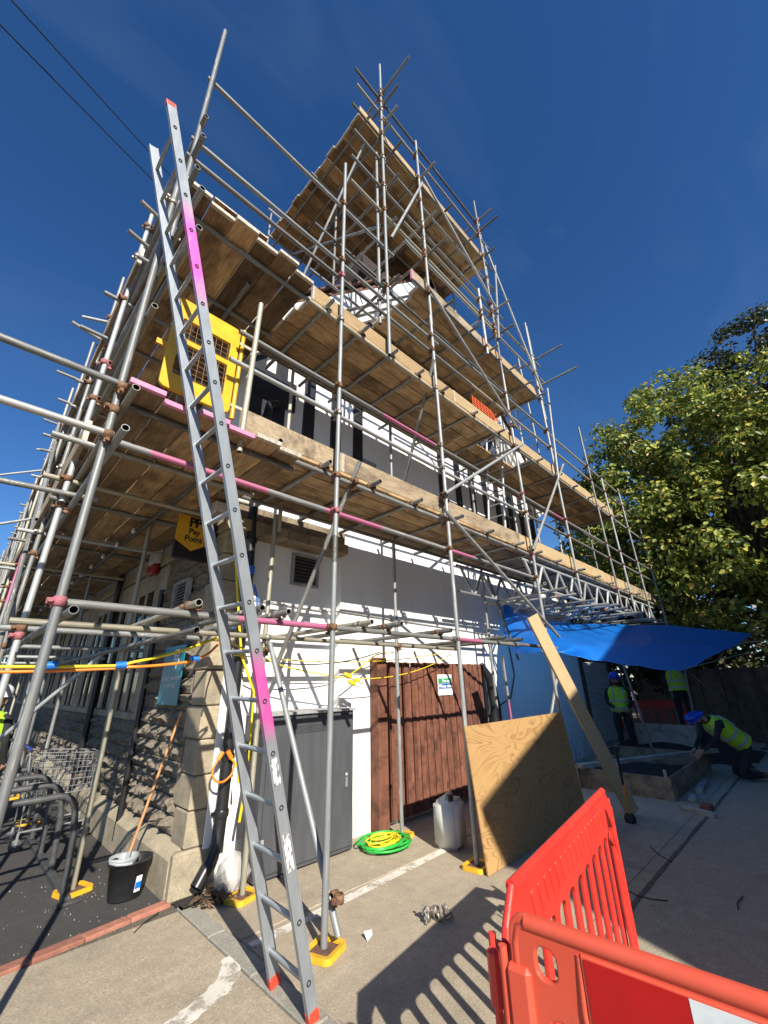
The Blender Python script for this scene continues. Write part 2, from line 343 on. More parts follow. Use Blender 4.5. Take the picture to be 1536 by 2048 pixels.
# ------------------------------------------------------------------ mesh helpers
class MB:
    def __init__(s): s.v = []; s.f = []; s.m = []; s.sm = []
    def add(s, vs_, fs, mi=0, smooth=False):
        o = len(s.v); s.v += [tuple(p) for p in vs_]
        for f in fs: s.f.append(tuple(i+o for i in f)); s.m.append(mi); s.sm.append(smooth)
    def box(s, a, b, mi=0, rot=None, piv=None):
        x0, y0, z0 = a; x1, y1, z1 = b
        vs_ = [Vector(p) for p in ((x0,y0,z0),(x1,y0,z0),(x1,y1,z0),(x0,y1,z0),(x0,y0,z1),(x1,y0,z1),(x1,y1,z1),(x0,y1,z1))]
        if rot: pv = Vector(piv or a); vs_ = [rot @ (p-pv) + pv for p in vs_]
        s.add(vs_, [(0,3,2,1),(4,5,6,7),(0,1,5,4),(1,2,6,5),(2,3,7,6),(3,0,4,7)], mi); return s
    def bbox(s, a, b, bev=.004, mi=0, M4=None):
        bm = bmesh.new(); bmesh.ops.create_cube(bm, size=1)
        c = [(p+q)/2 for p, q in zip(a, b)]; d = [abs(q-p) for p, q in zip(a, b)]
        for v in bm.verts: v.co = Vector((v.co.x*d[0]+c[0], v.co.y*d[1]+c[1], v.co.z*d[2]+c[2]))
        bmesh.ops.bevel(bm, geom=bm.edges[:], offset=min(bev, min(d)*.45), segments=1, affect='EDGES')
        s.bm(bm, mi, M4); return s
    def bm(s, bm, mi=0, M4=None, smooth=False):
        bm.verts.index_update()
        vs_ = [(M4 @ v.co if M4 else v.co.copy()) for v in bm.verts]
        s.add(vs_, [tuple(v.index for v in f.verts) for f in bm.faces], mi, smooth); bm.free()
    def tube(s, pts, r, n=8, mi=0, cap=True, rs=None):
        pts = [Vector(p) for p in pts]; N = len(pts); vs_ = []
        t = (pts[1]-pts[0]).normalized(); a = t.orthogonal().normalized()
        for i, p in enumerate(pts):
            tt = (pts[min(i+1, N-1)]-pts[max(i-1, 0)])
            if tt.length > 1e-9: t = tt.normalized()
            a = (a - t*a.dot(t)); a = a.normalized() if a.length > 1e-6 else t.orthogonal().normalized()
            b = t.cross(a); rr = rs[i] if rs else r
            for k in range(n): vs_.append(p + (a*cos(2*pi*k/n)+b*sin(2*pi*k/n))*rr)
        fs = [(i*n+k, i*n+(k+1) % n, (i+1)*n+(k+1) % n, (i+1)*n+k) for i in range(N-1) for k in range(n)]
        s.add(vs_, fs, mi, True)
        if cap:
            s.add(vs_[:n], [tuple(range(n))[::-1]], mi); s.add(vs_[-n:], [tuple(range(n))], mi)
        return s
    def lathe(s, prof, c=(0, 0, 0), n=20, mi=0, sx=1, sy=1, M4=None):
        vs_ = []
        for r_, z in prof:
            for k in range(n):
                p = Vector((r_*cos(2*pi*k/n)*sx, r_*sin(2*pi*k/n)*sy, z)); p = M4 @ p if M4 else p
                vs_.append(p+Vector(c))
        N = len(prof)
        s.add(vs_, [(i*n+k, i*n+(k+1) % n, (i+1)*n+(k+1) % n, (i+1)*n+k) for i in range(N-1) for k in range(n)], mi, True); return s
    def mesh(s, name, mats, off=(0, 0, 0)):
        me = bpy.data.meshes.new(name); o = Vector(off)
        me.from_pydata([tuple(Vector(p)-o) for p in s.v], [], s.f)
        for m in (mats if isinstance(mats, (list, tuple)) else [mats]): me.materials.append(MATS[m])
        me.polygons.foreach_set('material_index', s.m); me.polygons.foreach_set('use_smooth', s.sm)
        me.update(); return me

def smooth(pts, k=4):
    P = [Vector(p) for p in pts]; out = []; n_ = len(P)-1
    for i in range(n_):
        p0, p1, p2, p3 = P[max(i-1, 0)], P[i], P[i+1], P[min(i+2, n_)]
        for j in range(k):
            t = j/k; out.append(.5*((2*p1)+(p2-p0)*t+(2*p0-5*p1+4*p2-p3)*t*t+(3*p1-p0-3*p2+p3)*t*t*t))
    return out+[P[-1]]
def wloc(o): return o.location.copy() + (wloc(o.parent) if o.parent else Vector((0, 0, 0)))
def link(name, me, parent=None):
    o = bpy.data.objects.new(name, me); col.objects.link(o)
    if parent: o.parent = parent
    return o
def tag(o, label=None, cat=None, group=None, kind=None):
    if label: o['label'] = label
    if cat: o['category'] = cat
    if group: o['group'] = group
    if kind: o['kind'] = kind
    return o
def empty(name, loc, label, cat, group=None):
    o = bpy.data.objects.new(name, None); o.empty_display_size = .2; o.location = loc; col.objects.link(o)
    return tag(o, label, cat, group)
def build(name, mb, mats, parent=None, base=None):
    """mb holds world coordinates; the origin goes to the mesh centre-bottom (or the given base)."""
    if base is None:
        xs = list(zip(*mb.v)); base = Vector(((min(xs[0])+max(xs[0]))/2, (min(xs[1])+max(xs[1]))/2, min(xs[2])))
    me = mb.mesh(name, mats, base); o = link(name, me, parent)
    o.location = Vector(base) - (wloc(parent) if parent else Vector((0, 0, 0)))
    return o
def shared(name, me, parent, loc, rot=None, scale=None):
    """linked copy of a mesh, loc in world coordinates (parent unrotated)."""
    o = link(name, me, parent); o.location = Vector(loc) - (wloc(parent) if parent else Vector((0, 0, 0)))
    if rot: o.rotation_euler = rot
    if scale: o.scale = scale
    return o
def textmesh(body, size, mat, ext=.002, align='CENTER', spacing=1.0, bold=0.0):
    cu = bpy.data.curves.new('text', 'FONT'); cu.body = body; cu.size = size; cu.extrude = ext; cu.align_x = align
    cu.align_y = 'CENTER'; cu.space_line = .95; cu.space_character = spacing; cu.offset = bold; cu.resolution_u = 4
    o = bpy.data.objects.new('text', cu); col.objects.link(o)
    me = bpy.data.meshes.new_from_object(o.evaluated_get(bpy.context.evaluated_depsgraph_get()))
    bpy.data.objects.remove(o); me.materials.clear(); me.materials.append(MATS[mat]); return me
def panelmesh(outline, holes, ext, bev, mat, name='panel', res=1):
    """2D outline with holes, thickened and bevelled; lies in local XZ, thickness along Y."""
    cu = bpy.data.curves.new('pc', 'CURVE'); cu.dimensions = '2D'; cu.fill_mode = 'BOTH'; cu.extrude = ext; cu.bevel_depth = bev; cu.bevel_resolution = res
    for pts in [outline]+holes:
        sp = cu.splines.new('POLY'); sp.points.add(len(pts)-1); sp.use_cyclic_u = True
        for p, q in zip(sp.points, pts): p.co = (q[0], q[1], 0, 1)
    o = bpy.data.objects.new('pc', cu); col.objects.link(o)
    me = bpy.data.meshes.new_from_object(o.evaluated_get(bpy.context.evaluated_depsgraph_get()))
    bpy.data.objects.remove(o)
    me.transform(Matrix.Rotation(pi/2, 4, 'X')); me.materials.clear(); me.materials.append(MATS[mat]); me.name = name
    return me
def rrect(x0, z0, x1, z1, r, n=5, top=None):
    """rounded rectangle; top=radius of upper corners if different"""
    pts = []
    for cx, cz, a0, rr in ((x1-r, z0+r, -90, r), (x1-(top or r), z1-(top or r), 0, top or r), (x0+(top or r), z1-(top or r), 90, top or r), (x0+r, z0+r, 180, r)):
        for k in range(n+1):
            a = radians(a0+90*k/n); pts.append((cx+rr*cos(a), cz+rr*sin(a)))
    return pts

# ------------------------------------------------------------------ THE SETTING
# bedding under the slabs
g = MB(); g.box((-250, -250, -.30), (250, 250, -.012)); ground = tag(build('ground', g, 'concrete_dark', base=(0, 0, 0)), kind='structure')
def slab(x0, y0, x1, y1, mat='concrete', z=0.0, name='slab'):
    m = MB().bbox((x0, y0, z-.05), (x1, y1, z), .006)
    return build(name, m, mat, ground)
J = .005
yrows = [(-9, -1.2), (-1.2, 1.60), (1.60, 3.46), (3.46, 4.6)]
xr = [1.94, 5.05, 8.2, 11.4, 15, 20]
for (a, b) in yrows:
    for i in range(5):
        x0, x1 = xr[i], xr[i+1]
        if x0 > 7 and b > 1.7 and a < 3.5 and x1 < 12: pass
        slab(x0+J, a+J, x1-J, b-J, 'kerb' if b-a < .2 else 'concrete')
for (a, b) in [(-9, -3), (-3, .2), (.2, 4.22)]:
    for x0, x1 in ((-9, -4), (-4, 1.80)):
        slab(x0+J, a+J, x1-J, b-J, 'concrete')
for k in range(14):
    y0 = -4.4+k*.62; slab(1.80+.004, y0+.004, 1.935, y0+.616, 'kerb', .006, 'kerb_stone')
# crumbling dark filler along the long joint
fs = MB(); x = 1.96; top = []; bot = []
while x < 16:
    w0 = .012+.022*max(0, noise.noise(Vector((x*1.7, 0, 0)))+.35)+R(0, .008); w1 = .006+.02*max(0, noise.noise(Vector((x*2.3, 5, 0)))+.2)+R(0, .006)
    top.append((x, 1.60+w0, .003)); bot.append((x, 1.60-w1, .003)); x += R(.03, .07)
nn = len(top); fs.add(bot+top, [(i, i+1, nn+i+1, nn+i) for i in range(nn-1)]); build('joint_filler', fs, 'concrete_dark', ground)
fs = MB(); fs.box((1.97, 1.742, -.01), (15, 1.746, .0015)); build('joint_filler', fs, 'concrete_dark', ground)
# tarmac sheet
t = MB(); t.add([(-40, 4.0, -.002), (1.80, 4.43, -.002), (1.9, 40, -.002), (-40, 60, -.002)], [(0, 1, 2, 3)])
t.v[0] = (-40, -1.0, -.002); tarmac = tag(build('tarmac', t, 'tarmac', base=(0, 4, 0)), kind='structure')
e = MB().bbox((0, 0, -.05), (.305, .10, .014), .006).mesh('paver_brick', 'brick_edge')
dv = Vector((.72-1.80, 4.27-4.42, 0)).normalized()
for k in range(16):
    p = Vector((1.80, 4.37, 0)) + dv*(.31*(k+1))
    shared('brick', e, tarmac, (p.x, p.y, R(-.002, .002)), (R(-.01, .01), 0, math.atan2(-dv.y, -dv.x)+R(-.01, .01)))
# painted lines (worn)
m, n, b, o = _new('line_paint'); v = coords(n, (1, 1, 1), False)
L(n, ramp(n, noi(n, v, 6, 4), [(.3, (.72, .69, .60)), (.7, (.60, .56, .48))]), b.inputs['Base Color']); b.inputs['Roughness'].default_value = .85
al = ramp(n, noi(n, v, 7, 8, .75), [(.50, (1, 1, 1)), (.62, (.05,)*3)]); tr = n.nodes.new('ShaderNodeBsdfTransparent'); ms = n.nodes.new('ShaderNodeMixShader')
L(n, al, ms.inputs[0]); L(n, tr.outputs[0], ms.inputs[1]); L(n, b.outputs[0], ms.inputs[2]); L(n, ms.outputs[0], o.inputs[0]); MATS['line_paint'] = m
def paint(pts, w, name):
    s = MB()
    for a, b_ in zip(pts, pts[1:]):
        a = Vector((*a, .004)); b_ = Vector((*b_, .004)); d = (b_-a).normalized(); q = Vector((-d.y, d.x, 0))*w/2
        s.add([a-q, b_-q, b_+q, a+q], [(0, 1, 2, 3)])
    return tag(build(name, s, 'line_paint', base=(pts[0][0], pts[0][1], 0)), kind='structure')
paint([(1.96, 3.33), (4.5, 3.42)], .10, 'painted_line')
pl = smooth([(.1, 2.50, 0), (.6, 2.70, 0), (1.05, 2.89, 0), (1.45, 3.01, 0), (1.66, 3.10, 0), (1.76, 3.22, 0), (1.79, 3.34, 0)], 9)
s = MB(); tp_ = []; bt_2 = []
for i, q in enumerate(pl):
    d = (pl[min(i+1, len(pl)-1)]-pl[max(i-1, 0)]).normalized(); nr = Vector((-d.y, d.x, 0)); ww = .062+.022*noise.noise(q*7)+R(-.006, .006)
    if i < 2 or i > len(pl)-3: ww *= .6
    tp_.append((q+nr*ww+Vector((0, 0, .004)))); bt_2.append((q-nr*ww*(1+.3*noise.noise(q*11+Vector((3, 0, 0))))+Vector((0, 0, .004))))
s.add(bt_2+tp_, [(i, i+1, len(pl)+i+1, len(pl)+i) for i in range(len(pl)-1)]); tag(build('painted_line', s, 'line_paint', base=(.1, 2.5, 0)), kind='structure')
# iron drain grate by the corner
gr = empty('drain_grate', (1.93, 4.32, 0), 'small rusty iron drain grate beneath the black downpipe outlet', 'drain cover')
build('frame', MB().box((1.81, 4.19, -.02), (2.05, 4.47, .006)), 'grate_iron', gr)
for k in range(6): build('bar', MB().box((1.83, 4.21+k*.043, .006), (2.03, 4.235+k*.043, .014)), 'grate_iron', gr)

# ------------------------------------------------------------------ THE BUILDING
B = empty('corner_building', (6, 8, 0), 'old corner building with stone front, white rendered side and half timbered gable', 'building')
WY = 4.42      # white side wall plane
# ground floor render: recessed first bay, proud second bay
build('side_wall', MB().box((1.95, 4.54, 0), (3.56, 4.9, 3.62)), 'render_white', B)
build('side_wall', MB().box((3.56, WY, 0), (11.4, 4.9, 3.66)), 'render_white', B)
build('side_wall', MB().box((11.4, 4.9, 0), (11.7, 14, 3.4)), 'bollard_brick', B)
build('flat_roof', MB().box((10.05, 4.35, 3.66), (11.9, 12, 3.74)), 'cornice', B)
# brown stone cornice over the recessed bay (short blocks)
for k in range(5):
    x0 = 1.93+k*.325
    build('cornice_stone', MB().bbox((x0+.003, 4.26-R(0, .008), 3.33), (x0+.322, 4.56, 3.47), .01), 'cornice', B)
    build('cornice_stone', MB().bbox((x0+.003, 4.33, 3.473), (x0+.322, 4.56, 3.66), .01), 'cornice', B)
# upper storey white infill up to the gable
GX0, GX1, APX, APZ, EZ = 1.87, 10.2, 6.04, 11.05, 6.68
w = MB(); ya, yb = WY+.02, 4.75
pts = [(GX0, 3.66), (GX1, 3.66), (GX1, EZ), (APX, APZ), (GX0, EZ)]
w.add([(x, ya, z) for x, z in pts]+[(x, yb, z) for x, z in pts], [(0, 1, 2, 3, 4), (9, 8, 7, 6, 5)]+[(i, i+5, (i+1) % 5+5, (i+1) % 5) for i in range(5)])
build('gable_wall', w, 'render_white', B)
build('upper_front_wall', MB().box((1.9, 4.76, 3.9), (2.2, 30, 6.7)), 'render_white', B)
build('end_wall', MB().box((9.9, 4.76, 3.74), (10.2, 30, 6.7)), 'render_white', B)
def beam(a, b_, wd_=.17, d=.035, y=ya):
    a = Vector((a[0], y, a[1])); b_ = Vector((b_[0], y, b_[1])); t = (b_-a).normalized(); q = Vector((-t.z, 0, t.x))*wd_/2
    s = MB(); f = [a-q, b_-q, b_+q, a+q]; dd = Vector((0, d, 0))
    s.add([p-dd for p in f]+[p+Vector((0, .02, 0)) for p in f], [(0, 1, 2, 3), (7, 6, 5, 4), (0, 4, 5, 1), (1, 5, 6, 2), (2, 6, 7, 3), (3, 7, 4, 0)])
    build('timber_beam', s, 'black_paint', B)
for x in (2.0, 2.36, 2.87, 3.39, 3.86): beam((x, 3.95), (x, EZ-.25), .19)
beam((1.90, 5.6), (2.62, 5.6), .5, .03)
beam((1.9, 4.02), (3.95, 4.02), .14, .03)
for x in (6.15, 6.72, 7.26, 7.8, 8.34, 8.95, 9.5, 10.08): beam((x, 3.95), (x, EZ-.1), .18)
beam((6.15, 5.15), (6.75, 4.1), .2, .03); beam((9.5, 4.1), (10.05, 5.2), .2, .03)
beam((GX0, EZ-.05), (GX1, EZ-.05), .22, .045)
for x0, x1 in ((7.0, 7.5), (7.9, 7.4), (8.0, 8.6)): beam((x0, 6.8), (x1, 7.7), .2, .03)
for x in (4.2, 5.2, 6.9): beam((x, 6.8), (x, min(8.3, 4.7+1.04*x-.6) if x < 6 else 8.4), .18)
# bargeboards, soffit trims and verge tiles along both rakes
def rake(x0, z0, x1, z1):
    a = Vector((x0, 0, z0)); b_ = Vector((x1, 0, z1)); t = (b_-a).normalized(); nrm = Vector((-t.z, 0, t.x))
    if nrm.z < 0: nrm = -nrm
    for off, hh, y0, nm in ((-.30, .26, 4.18, 'bargeboard'), (-.42, .10, 4.24, 'barge_moulding'), (-.55, .11, 4.30, 'barge_moulding')):
        s = MB(); f = [a+nrm*off, b_+nrm*off, b_+nrm*(off+hh), a+nrm*(off+hh)]
        s.add([p+Vector((0, y0, 0)) for p in f]+[p+Vector((0, 4.46, 0)) for p in f], [(0, 1, 2, 3), (7, 6, 5, 4), (0, 4, 5, 1), (1, 5, 6, 2), (2, 6, 7, 3), (3, 7, 4, 0)])
        build(nm, s, 'white_paint', B)
    return a, b_, t, nrm
roof = None
for (x0, z0, x1, z1) in ((1.3, 6.12, APX, APZ+.05), (10.75, 6.12, APX, APZ+.05)):
    a, b_, t, nrm = rake(x0, z0, x1, z1)
    s = MB(); f = [a+nrm*.0, b_+nrm*.0, b_+nrm*.06, a+nrm*.06]
    s.add([p+Vector((0, 4.22, 0)) for p in f]+[p+Vector((0, 30, 0)) for p in f], [(0, 1, 2, 3), (7, 6, 5, 4), (0, 4, 5, 1), (1, 5, 6, 2), (2, 6, 7, 3), (3, 7, 4, 0)])
    rf = build('roof_slope', s, 'roof_tile', B)
    ang = math.atan2(t.z, t.x)
    tm = MB().bbox((0, -.14, 0), (.34, .14, .035), .008).mesh('verge_tile', 'roof_tile')
    Ls = (b_-a).length; k = 0; d = .0
    while d < Ls-.2:
        for row in range(3):
            p = a+t*d+nrm*(.07+.02*(k % 2))
            shared('tile', tm, rf, (p.x, 4.22+row*.29+.05, p.z), (0, -ang-.07 if t.x > 0 else -ang+.0, R(-.02, .02)))
        d += .26; k += 1
# chimney of dark brick
ch = build('chimney', MB().box((4.5, 5.0, 8.0), (5.7, 5.9, 12.6)), 'dark_brick', B)
for zz, ex in ((12.2, .06), (12.35, .11), (12.5, .06)): build('chimney_course', MB().box((4.5-ex, 5.0-ex, zz), (5.7+ex, 5.9+ex, zz+.13)), 'bollard_brick', ch)
# leaded window in the upper storey
wn = build('window', MB().box((8.45, 4.36, 4.25), (8.88, 4.46, 5.35)), 'window_white', B)
for zz in (4.3, 4.85):
    for xx in (8.48, 8.69): build('pane', MB().box((xx, 4.352, zz), (xx+.17, 4.362, zz+.45)), 'glass_dark', wn)
build('grey_panel', MB().box((3.97, 4.385, 4.0), (4.25, 4.425, 5.1)), 'vent_grey', B)

# --- stone front on the left (plane x = SX)
SX = 1.87
sw = build('stone_wall', MB().box((SX, 4.70, 0), (2.3, 30, 3.45)), 'mortar', B)
def rockmesh(i):
    bm = bmesh.new(); bmesh.ops.create_grid(bm, x_segments=5, y_segments=4, size=.5)
    for v in bm.verts:
        edge = max(abs(v.co.x), abs(v.co.y)) > .49
        h = 0 if edge else .5+1.3*noise.noise(Vector((v.co.x*3+i*7.1, v.co.y*3, i*3.3)))+R(-.2, .2)
        v.co.z = h
    rim = [v for v in bm.verts if max(abs(v.co.x), abs(v.co.y)) > .49]
    r = bmesh.ops.extrude_edge_only(bm, edges=[e_ for e_ in bm.edges if e_.is_boundary])
    for v in r['geom']:
        if isinstance(v, bmesh.types.BMVert): v.co.z = -.6
    s = MB(); s.bm(bm, 0, Matrix.Rotation(0, 4, 'X'))
    # face looks along +Z in mesh; map to -X : local z -> -x, local x -> y(neg), local y -> z
    s.v = [(-p[2], -p[0], p[1]) for p in s.v]
    return s.mesh('rock_stone', 'stone_rock')
RM = [rockmesh(i) for i in range(9)]
nst = 0
def rockrow(y0, y1, z0, z1, avg):
    global nst
    y = y0
    while y < y1-.05:
        ln = min(avg*R(.65, 1.4), y1-y)
        if y1-(y+ln) < .1: ln = y1-y
        shared('stone', random.choice(RM), sw, (SX-.012, y+ln/2, (z0+z1)/2), None, (R(.045, .085), ln-.014, (z1-z0)-.013)); nst += 1
        y += ln
for k in range(6):
    z0 = .38+k*.147; rockrow(4.75, 8.6, z0, z0+.147, .30); rockrow(8.6, 13.0, z0, z0+.147, .42)
for k in range(12):
    z0 = 1.265+k*.165; rockrow(4.78, 6.12, z0, z0+.165, .36)
# plinth: chamfered blocks
y = 4.46; k = 0
while y < 20:
    ln = R(.8, 1.15); s = MB()
    prof = [(SX-.11, 0), (SX-.11, .27), (SX-.02, .36), (SX+.15, .36), (SX+.15, 0)]
    s.add([(x, y+.004, z) for x, z in prof]+[(x, y+ln-.004, z) for x, z in prof], [(4, 3, 2, 1, 0), (5, 6, 7, 8, 9)]+[(i, i+1, i+6, i+5) for i in range(4)]+[(4, 0, 5, 9)])
    build('plinth_block', s, 'stone_ashlar', B); y += ln
# corner quoins of pale ashlar
z = 0.0; k = 0
s = MB().bbox((SX-.11, 4.36, 0), (2.10, 4.457, .34), .02); build('quoin', s, 'stone_ashlar', B)
z = .34
while z < 3.3:
    h = R(.26, .36); wq = .30 if k % 2 else .21
    build('quoin', MB().bbox((SX-.03, 4.385, z+.004), (2.09, 4.39+wq+.1, min(z+h, 3.33)-.004), .012), 'stone_ashlar', B); z += h; k += 1
# ashlar bays with windows
for k in range(11):
    y0 = 6.2+k*1.32
    build('pilaster', MB().bbox((SX-.03, y0, 1.27), (SX+.2, y0+.34, 3.30), .015), 'stone_ashlar', B)
    build('window_sill', MB().bbox((SX-.02, y0+.345, 1.27), (SX+.2, y0+1.315, 1.36), .01), 'stone_ashlar', B)
    if k < 8:
        fr = build('window', MB().box((SX-.006, y0+.36, 1.37), (SX+.01, y0+1.30, 3.0)), 'glass_dark', B)
        for q in range(3):
            build('mullion', MB().bbox((SX-.03, y0+.36+q*.42, 1.37), (SX-.007, y0+.46+q*.42, 3.0), .008), 'stone_ashlar', fr)
    build('lintel', MB().bbox((SX-.025, y0+.345, 3.0), (SX+.2, y0+1.315, 3.30), .01), 'stone_ashlar', B)
y = 4.42
while y < 22:
    ln = R(1.0, 1.5)
    build('frieze_stone', MB().bbox((SX-.035, y+.003, 3.34), (SX+.3, y+ln-.003, 3.62), .01), 'stone_ashlar', B)
    build('cornice_stone', MB().bbox((SX-.15, y+.003, 3.63), (SX+.3, y+ln-.003, 3.76), .02), 'stone_ashlar', B); y += ln
build('white_strip', MB().box((SX-.20, 4.9, 3.78), (SX-.05, 24, 3.86)), 'white_paint', B)  # long white strip above the cornice of the stone front
# downpipes
dp = MB().tube([(2.09, 4.30, 3.75), (2.12, 4.30, 2.7), (2.11, 4.30, 2.0), (2.11, 4.30, .55), (2.10, 4.29, .36), (2.04, 4.27, .24), (1.93, 4.24, .10)], .055, 14, cap=False)
pipe = build('downpipe', dp, 'black_pipe', B)
for zz in (.55, 1.0, 2.4, 3.2):
    build('pipe_collar', MB().lathe([(.062, 0), (.066, .01), (.066, .05), (.062, .06)], (2.11, 4.30, zz), 14), 'black_pipe', pipe)
    build('pipe_bracket', MB().box((2.03, 4.325, zz+.015), (2.19, 4.335, zz+.045)), 'black_pipe', pipe)
build('white_backboard', MB().bbox((2.0, 4.36, .32), (2.22, 4.372, 1.9), .003), 'white_paint', B)
p2 = build('downpipe', MB().tube([(SX-.1, 8.55, 3.6), (SX-.1, 8.55, .1)], .05, 10), 'black_pipe', B)
p3 = build('downpipe', MB().tube([(SX-.08, 6.12, 2.9), (SX-.08, 6.12, .1)], .035, 10), 'black_pipe', B)
p4 = build('upper_downpipe', MB().tube([(2.10, 4.32, 3.75), (2.12, 4.30, 4.9), (2.16, 4.30, 5.2), (2.3, 4.34, 5.3)], .055, 12), 'black_pipe', B)
# louvred vents
def vent(x0, x1, z0, z1, y, matf, mats_):
    v_ = build('vent', MB().box((x0, y-.005, z0), (x1, y, z1)), 'rubber_and_hollow_shade', B)
    s = MB()
    for a, b_ in (((x0-.03, z0-.03), (x0, z1+.03)), ((x1, z0-.03), (x1+.03, z1+.03)), ((x0, z0-.03), (x1, z0)), ((x0, z1), (x1, z1+.03))): s.box((a[0], y-.05, a[1]), (b_[0], y, b_[1]))
    build('vent_frame', s, matf, v_)
    nn = int((z1-z0)/.042); rr = Matrix.Rotation(radians(35), 3, 'X')
    for i in range(nn):
        zc = z0+(i+.5)*(z1-z0)/nn
        build('louvre', MB().box((x0, y-.042, zc-.003), (x1, y-.004, zc+.003), 0, rr, (x0, y-.02, zc)), mats_, v_)
vent(2.84, 3.20, 2.88, 3.24, 4.54, 'vent_grey', 'vent_dark')
vv = build('vent', MB().box((SX-.06, 5.17, 2.50), (SX-.055, 5.57, 2.86)), 'rubber_and_hollow_shade', B)
s = MB()
for a, b_ in (((5.14, 2.47), (5.17, 2.89)), ((5.57, 2.47), (5.60, 2.89)), ((5.17, 2.47), (5.57, 2.50)), ((5.17, 2.86), (5.57, 2.89))): s.box((SX-.11, a[0], a[1]), (SX-.05, b_[0], b_[1]))
build('vent_frame', s, 'vent_grey', vv); rr = Matrix.Rotation(radians(-35), 3, 'Y')
for i in range(9):
    zc = 2.52+i*.038; build('louvre', MB().box((SX-.10, 5.17, zc-.003), (SX-.062, 5.57, zc+.003), 0, rr, (SX-.08, 5.17, zc)), 'vent_grey', vv)
# cables clipped to the wall
tag(build('wall_cable', MB().tube([(2.15, 4.51, 2.62), (2.7, 4.52, 2.58), (3.4, 4.52, 2.56), (3.57, 4.40, 2.56), (5, 4.40, 2.53), (6.5, 4.40, 2.50), (7.6, 4.40, 2.46)], .008, 5), 'vent_grey'), 'thin grey cable clipped along the white wall beneath the lower vent', 'cable')

# ------------------------------------------------------------------ SCAFFOLDING
TR = .02415
def tubemesh(mat):
    s = MB(); n = 12; vs_ = []
    for r_, z in ((TR, 0), (TR, 1), (TR-.0045, 1), (TR-.0045, .965), (TR-.0045, .035), (TR-.0045, 0)):
        for k in range(n): vs_.append((r_*cos(2*pi*k/n), r_*sin(2*pi*k/n), z))
    q = lambda i, j: [(i*n+k, i*n+(k+1) % n, j*n+(k+1) % n, j*n+k) for k in range(n)]
    rg = lambda *ii: [v for i in ii for v in vs_[i*n:(i+1)*n]]
    s.add(rg(0, 1), q(0, 1), 0, True)
    s.add(rg(1, 2), q(0, 1), 0); s.add(rg(5, 0), q(0, 1), 0)
    s.add(rg(2, 3), q(0, 1), 1, True); s.add(rg(4, 5), q(0, 1), 1, True)  # bore walls coloured near-black for the shade inside the tube
    s.add(rg(3), [tuple(range(n))], 1); s.add(rg(4), [tuple(range(n))[::-1]], 1)
    return s.mesh('tube_'+mat, [mat, 'rubber_and_hollow_shade'])
TM = {}
def tube(parent, name, p, q, mat=None, jit=.0):
    mat = mat or random.choice(GAL)
    if mat not in TM: TM[mat] = tubemesh(mat)
    p = Vector(p); q = Vector(q)
    if jit: q = q+Vector((R(-jit, jit), R(-jit, jit), 0)); p = p+Vector((R(-jit, jit), R(-jit, jit), 0))*.4
    d = q-p; o = link(name, TM[mat], parent)
    o.location = p-wloc(parent); o.rotation_euler = d.to_track_quat('Z', 'Y').to_euler(); o.scale = (1, 1, d.length)
    return o
def couplermesh(mat):
    s = MB()
    ring = [(.0255, -.026), (.033, -.026), (.034, 0), (.033, .026), (.0255, .026)]
    s.lathe(ring, (0, 0, 0), 10)
    s.lathe(ring, (0, .052, 0), 10, M4=Matrix.Rotation(pi/2, 4, 'Y'))
    s.box((-.02, .022, -.02), (.02, .034, .02))
    s.box((-.060, -.014, -.016), (-.028, .010, .016)); s.tube([(-.048, -.040, 0), (-.048, .030, 0)], .007, 6); s.box((-.060, -.046, -.011), (-.036, -.030, .011))
    s.box((-.016, .040, -.062), (.016, .064, -.030)); s.tube([(0, .02, -.048), (0, .085, -.048)], .007, 6); s.box((-.011, .082, -.060), (.011, .096, -.037))
    return s.mesh('coupler_'+mat, mat)
CM = [couplermesh(m) for m in ('coupler_rust', 'coupler_rust', 'coupler_zinc', 'coupler_pink')]
def coupler(parent, p, ax='X', side=1, mat=None):
    me = CM[mat] if mat is not None else random.choices(CM, (5, 4, 3, 1))[0]
    # ax: axis of the horizontal tube, side: it lies on + or - side of the standard
    rz = {('X', 1): 0, ('X', -1): pi, ('Y', 1): -pi/2, ('Y', -1): pi/2}[(ax, side)]
    return shared('coupler', me, parent, p, (R(-.04, .04), R(-.04, .04), rz+R(-.05, .05)))
def boardmesh(mat, ends):
    s = MB().bbox((-1.95, -.1125, -.019), (1.95, .1125, .019), .004)
    for sg in (-1, 1): s.bbox((sg*1.952-.018, -.1135, -.020), (sg*1.952+.018, .1135, .020), .002, 1)
    return s.mesh('board_'+mat+ends, [mat, ends])
BM = {}
def board(parent, c, length, along='X', mat='board_old', ends='end_metal', name='board', tilt=0, edge=False):
    k = (mat, ends)
    if k not in BM: BM[k] = boardmesh(mat, ends)
    o = shared(name, BM[k], parent, c, (pi/2 if edge else 0, 0, (pi/2 if along == 'Y' else 0)+R(-.003, .003)+tilt), (length/3.9, 1, 1))
    return o
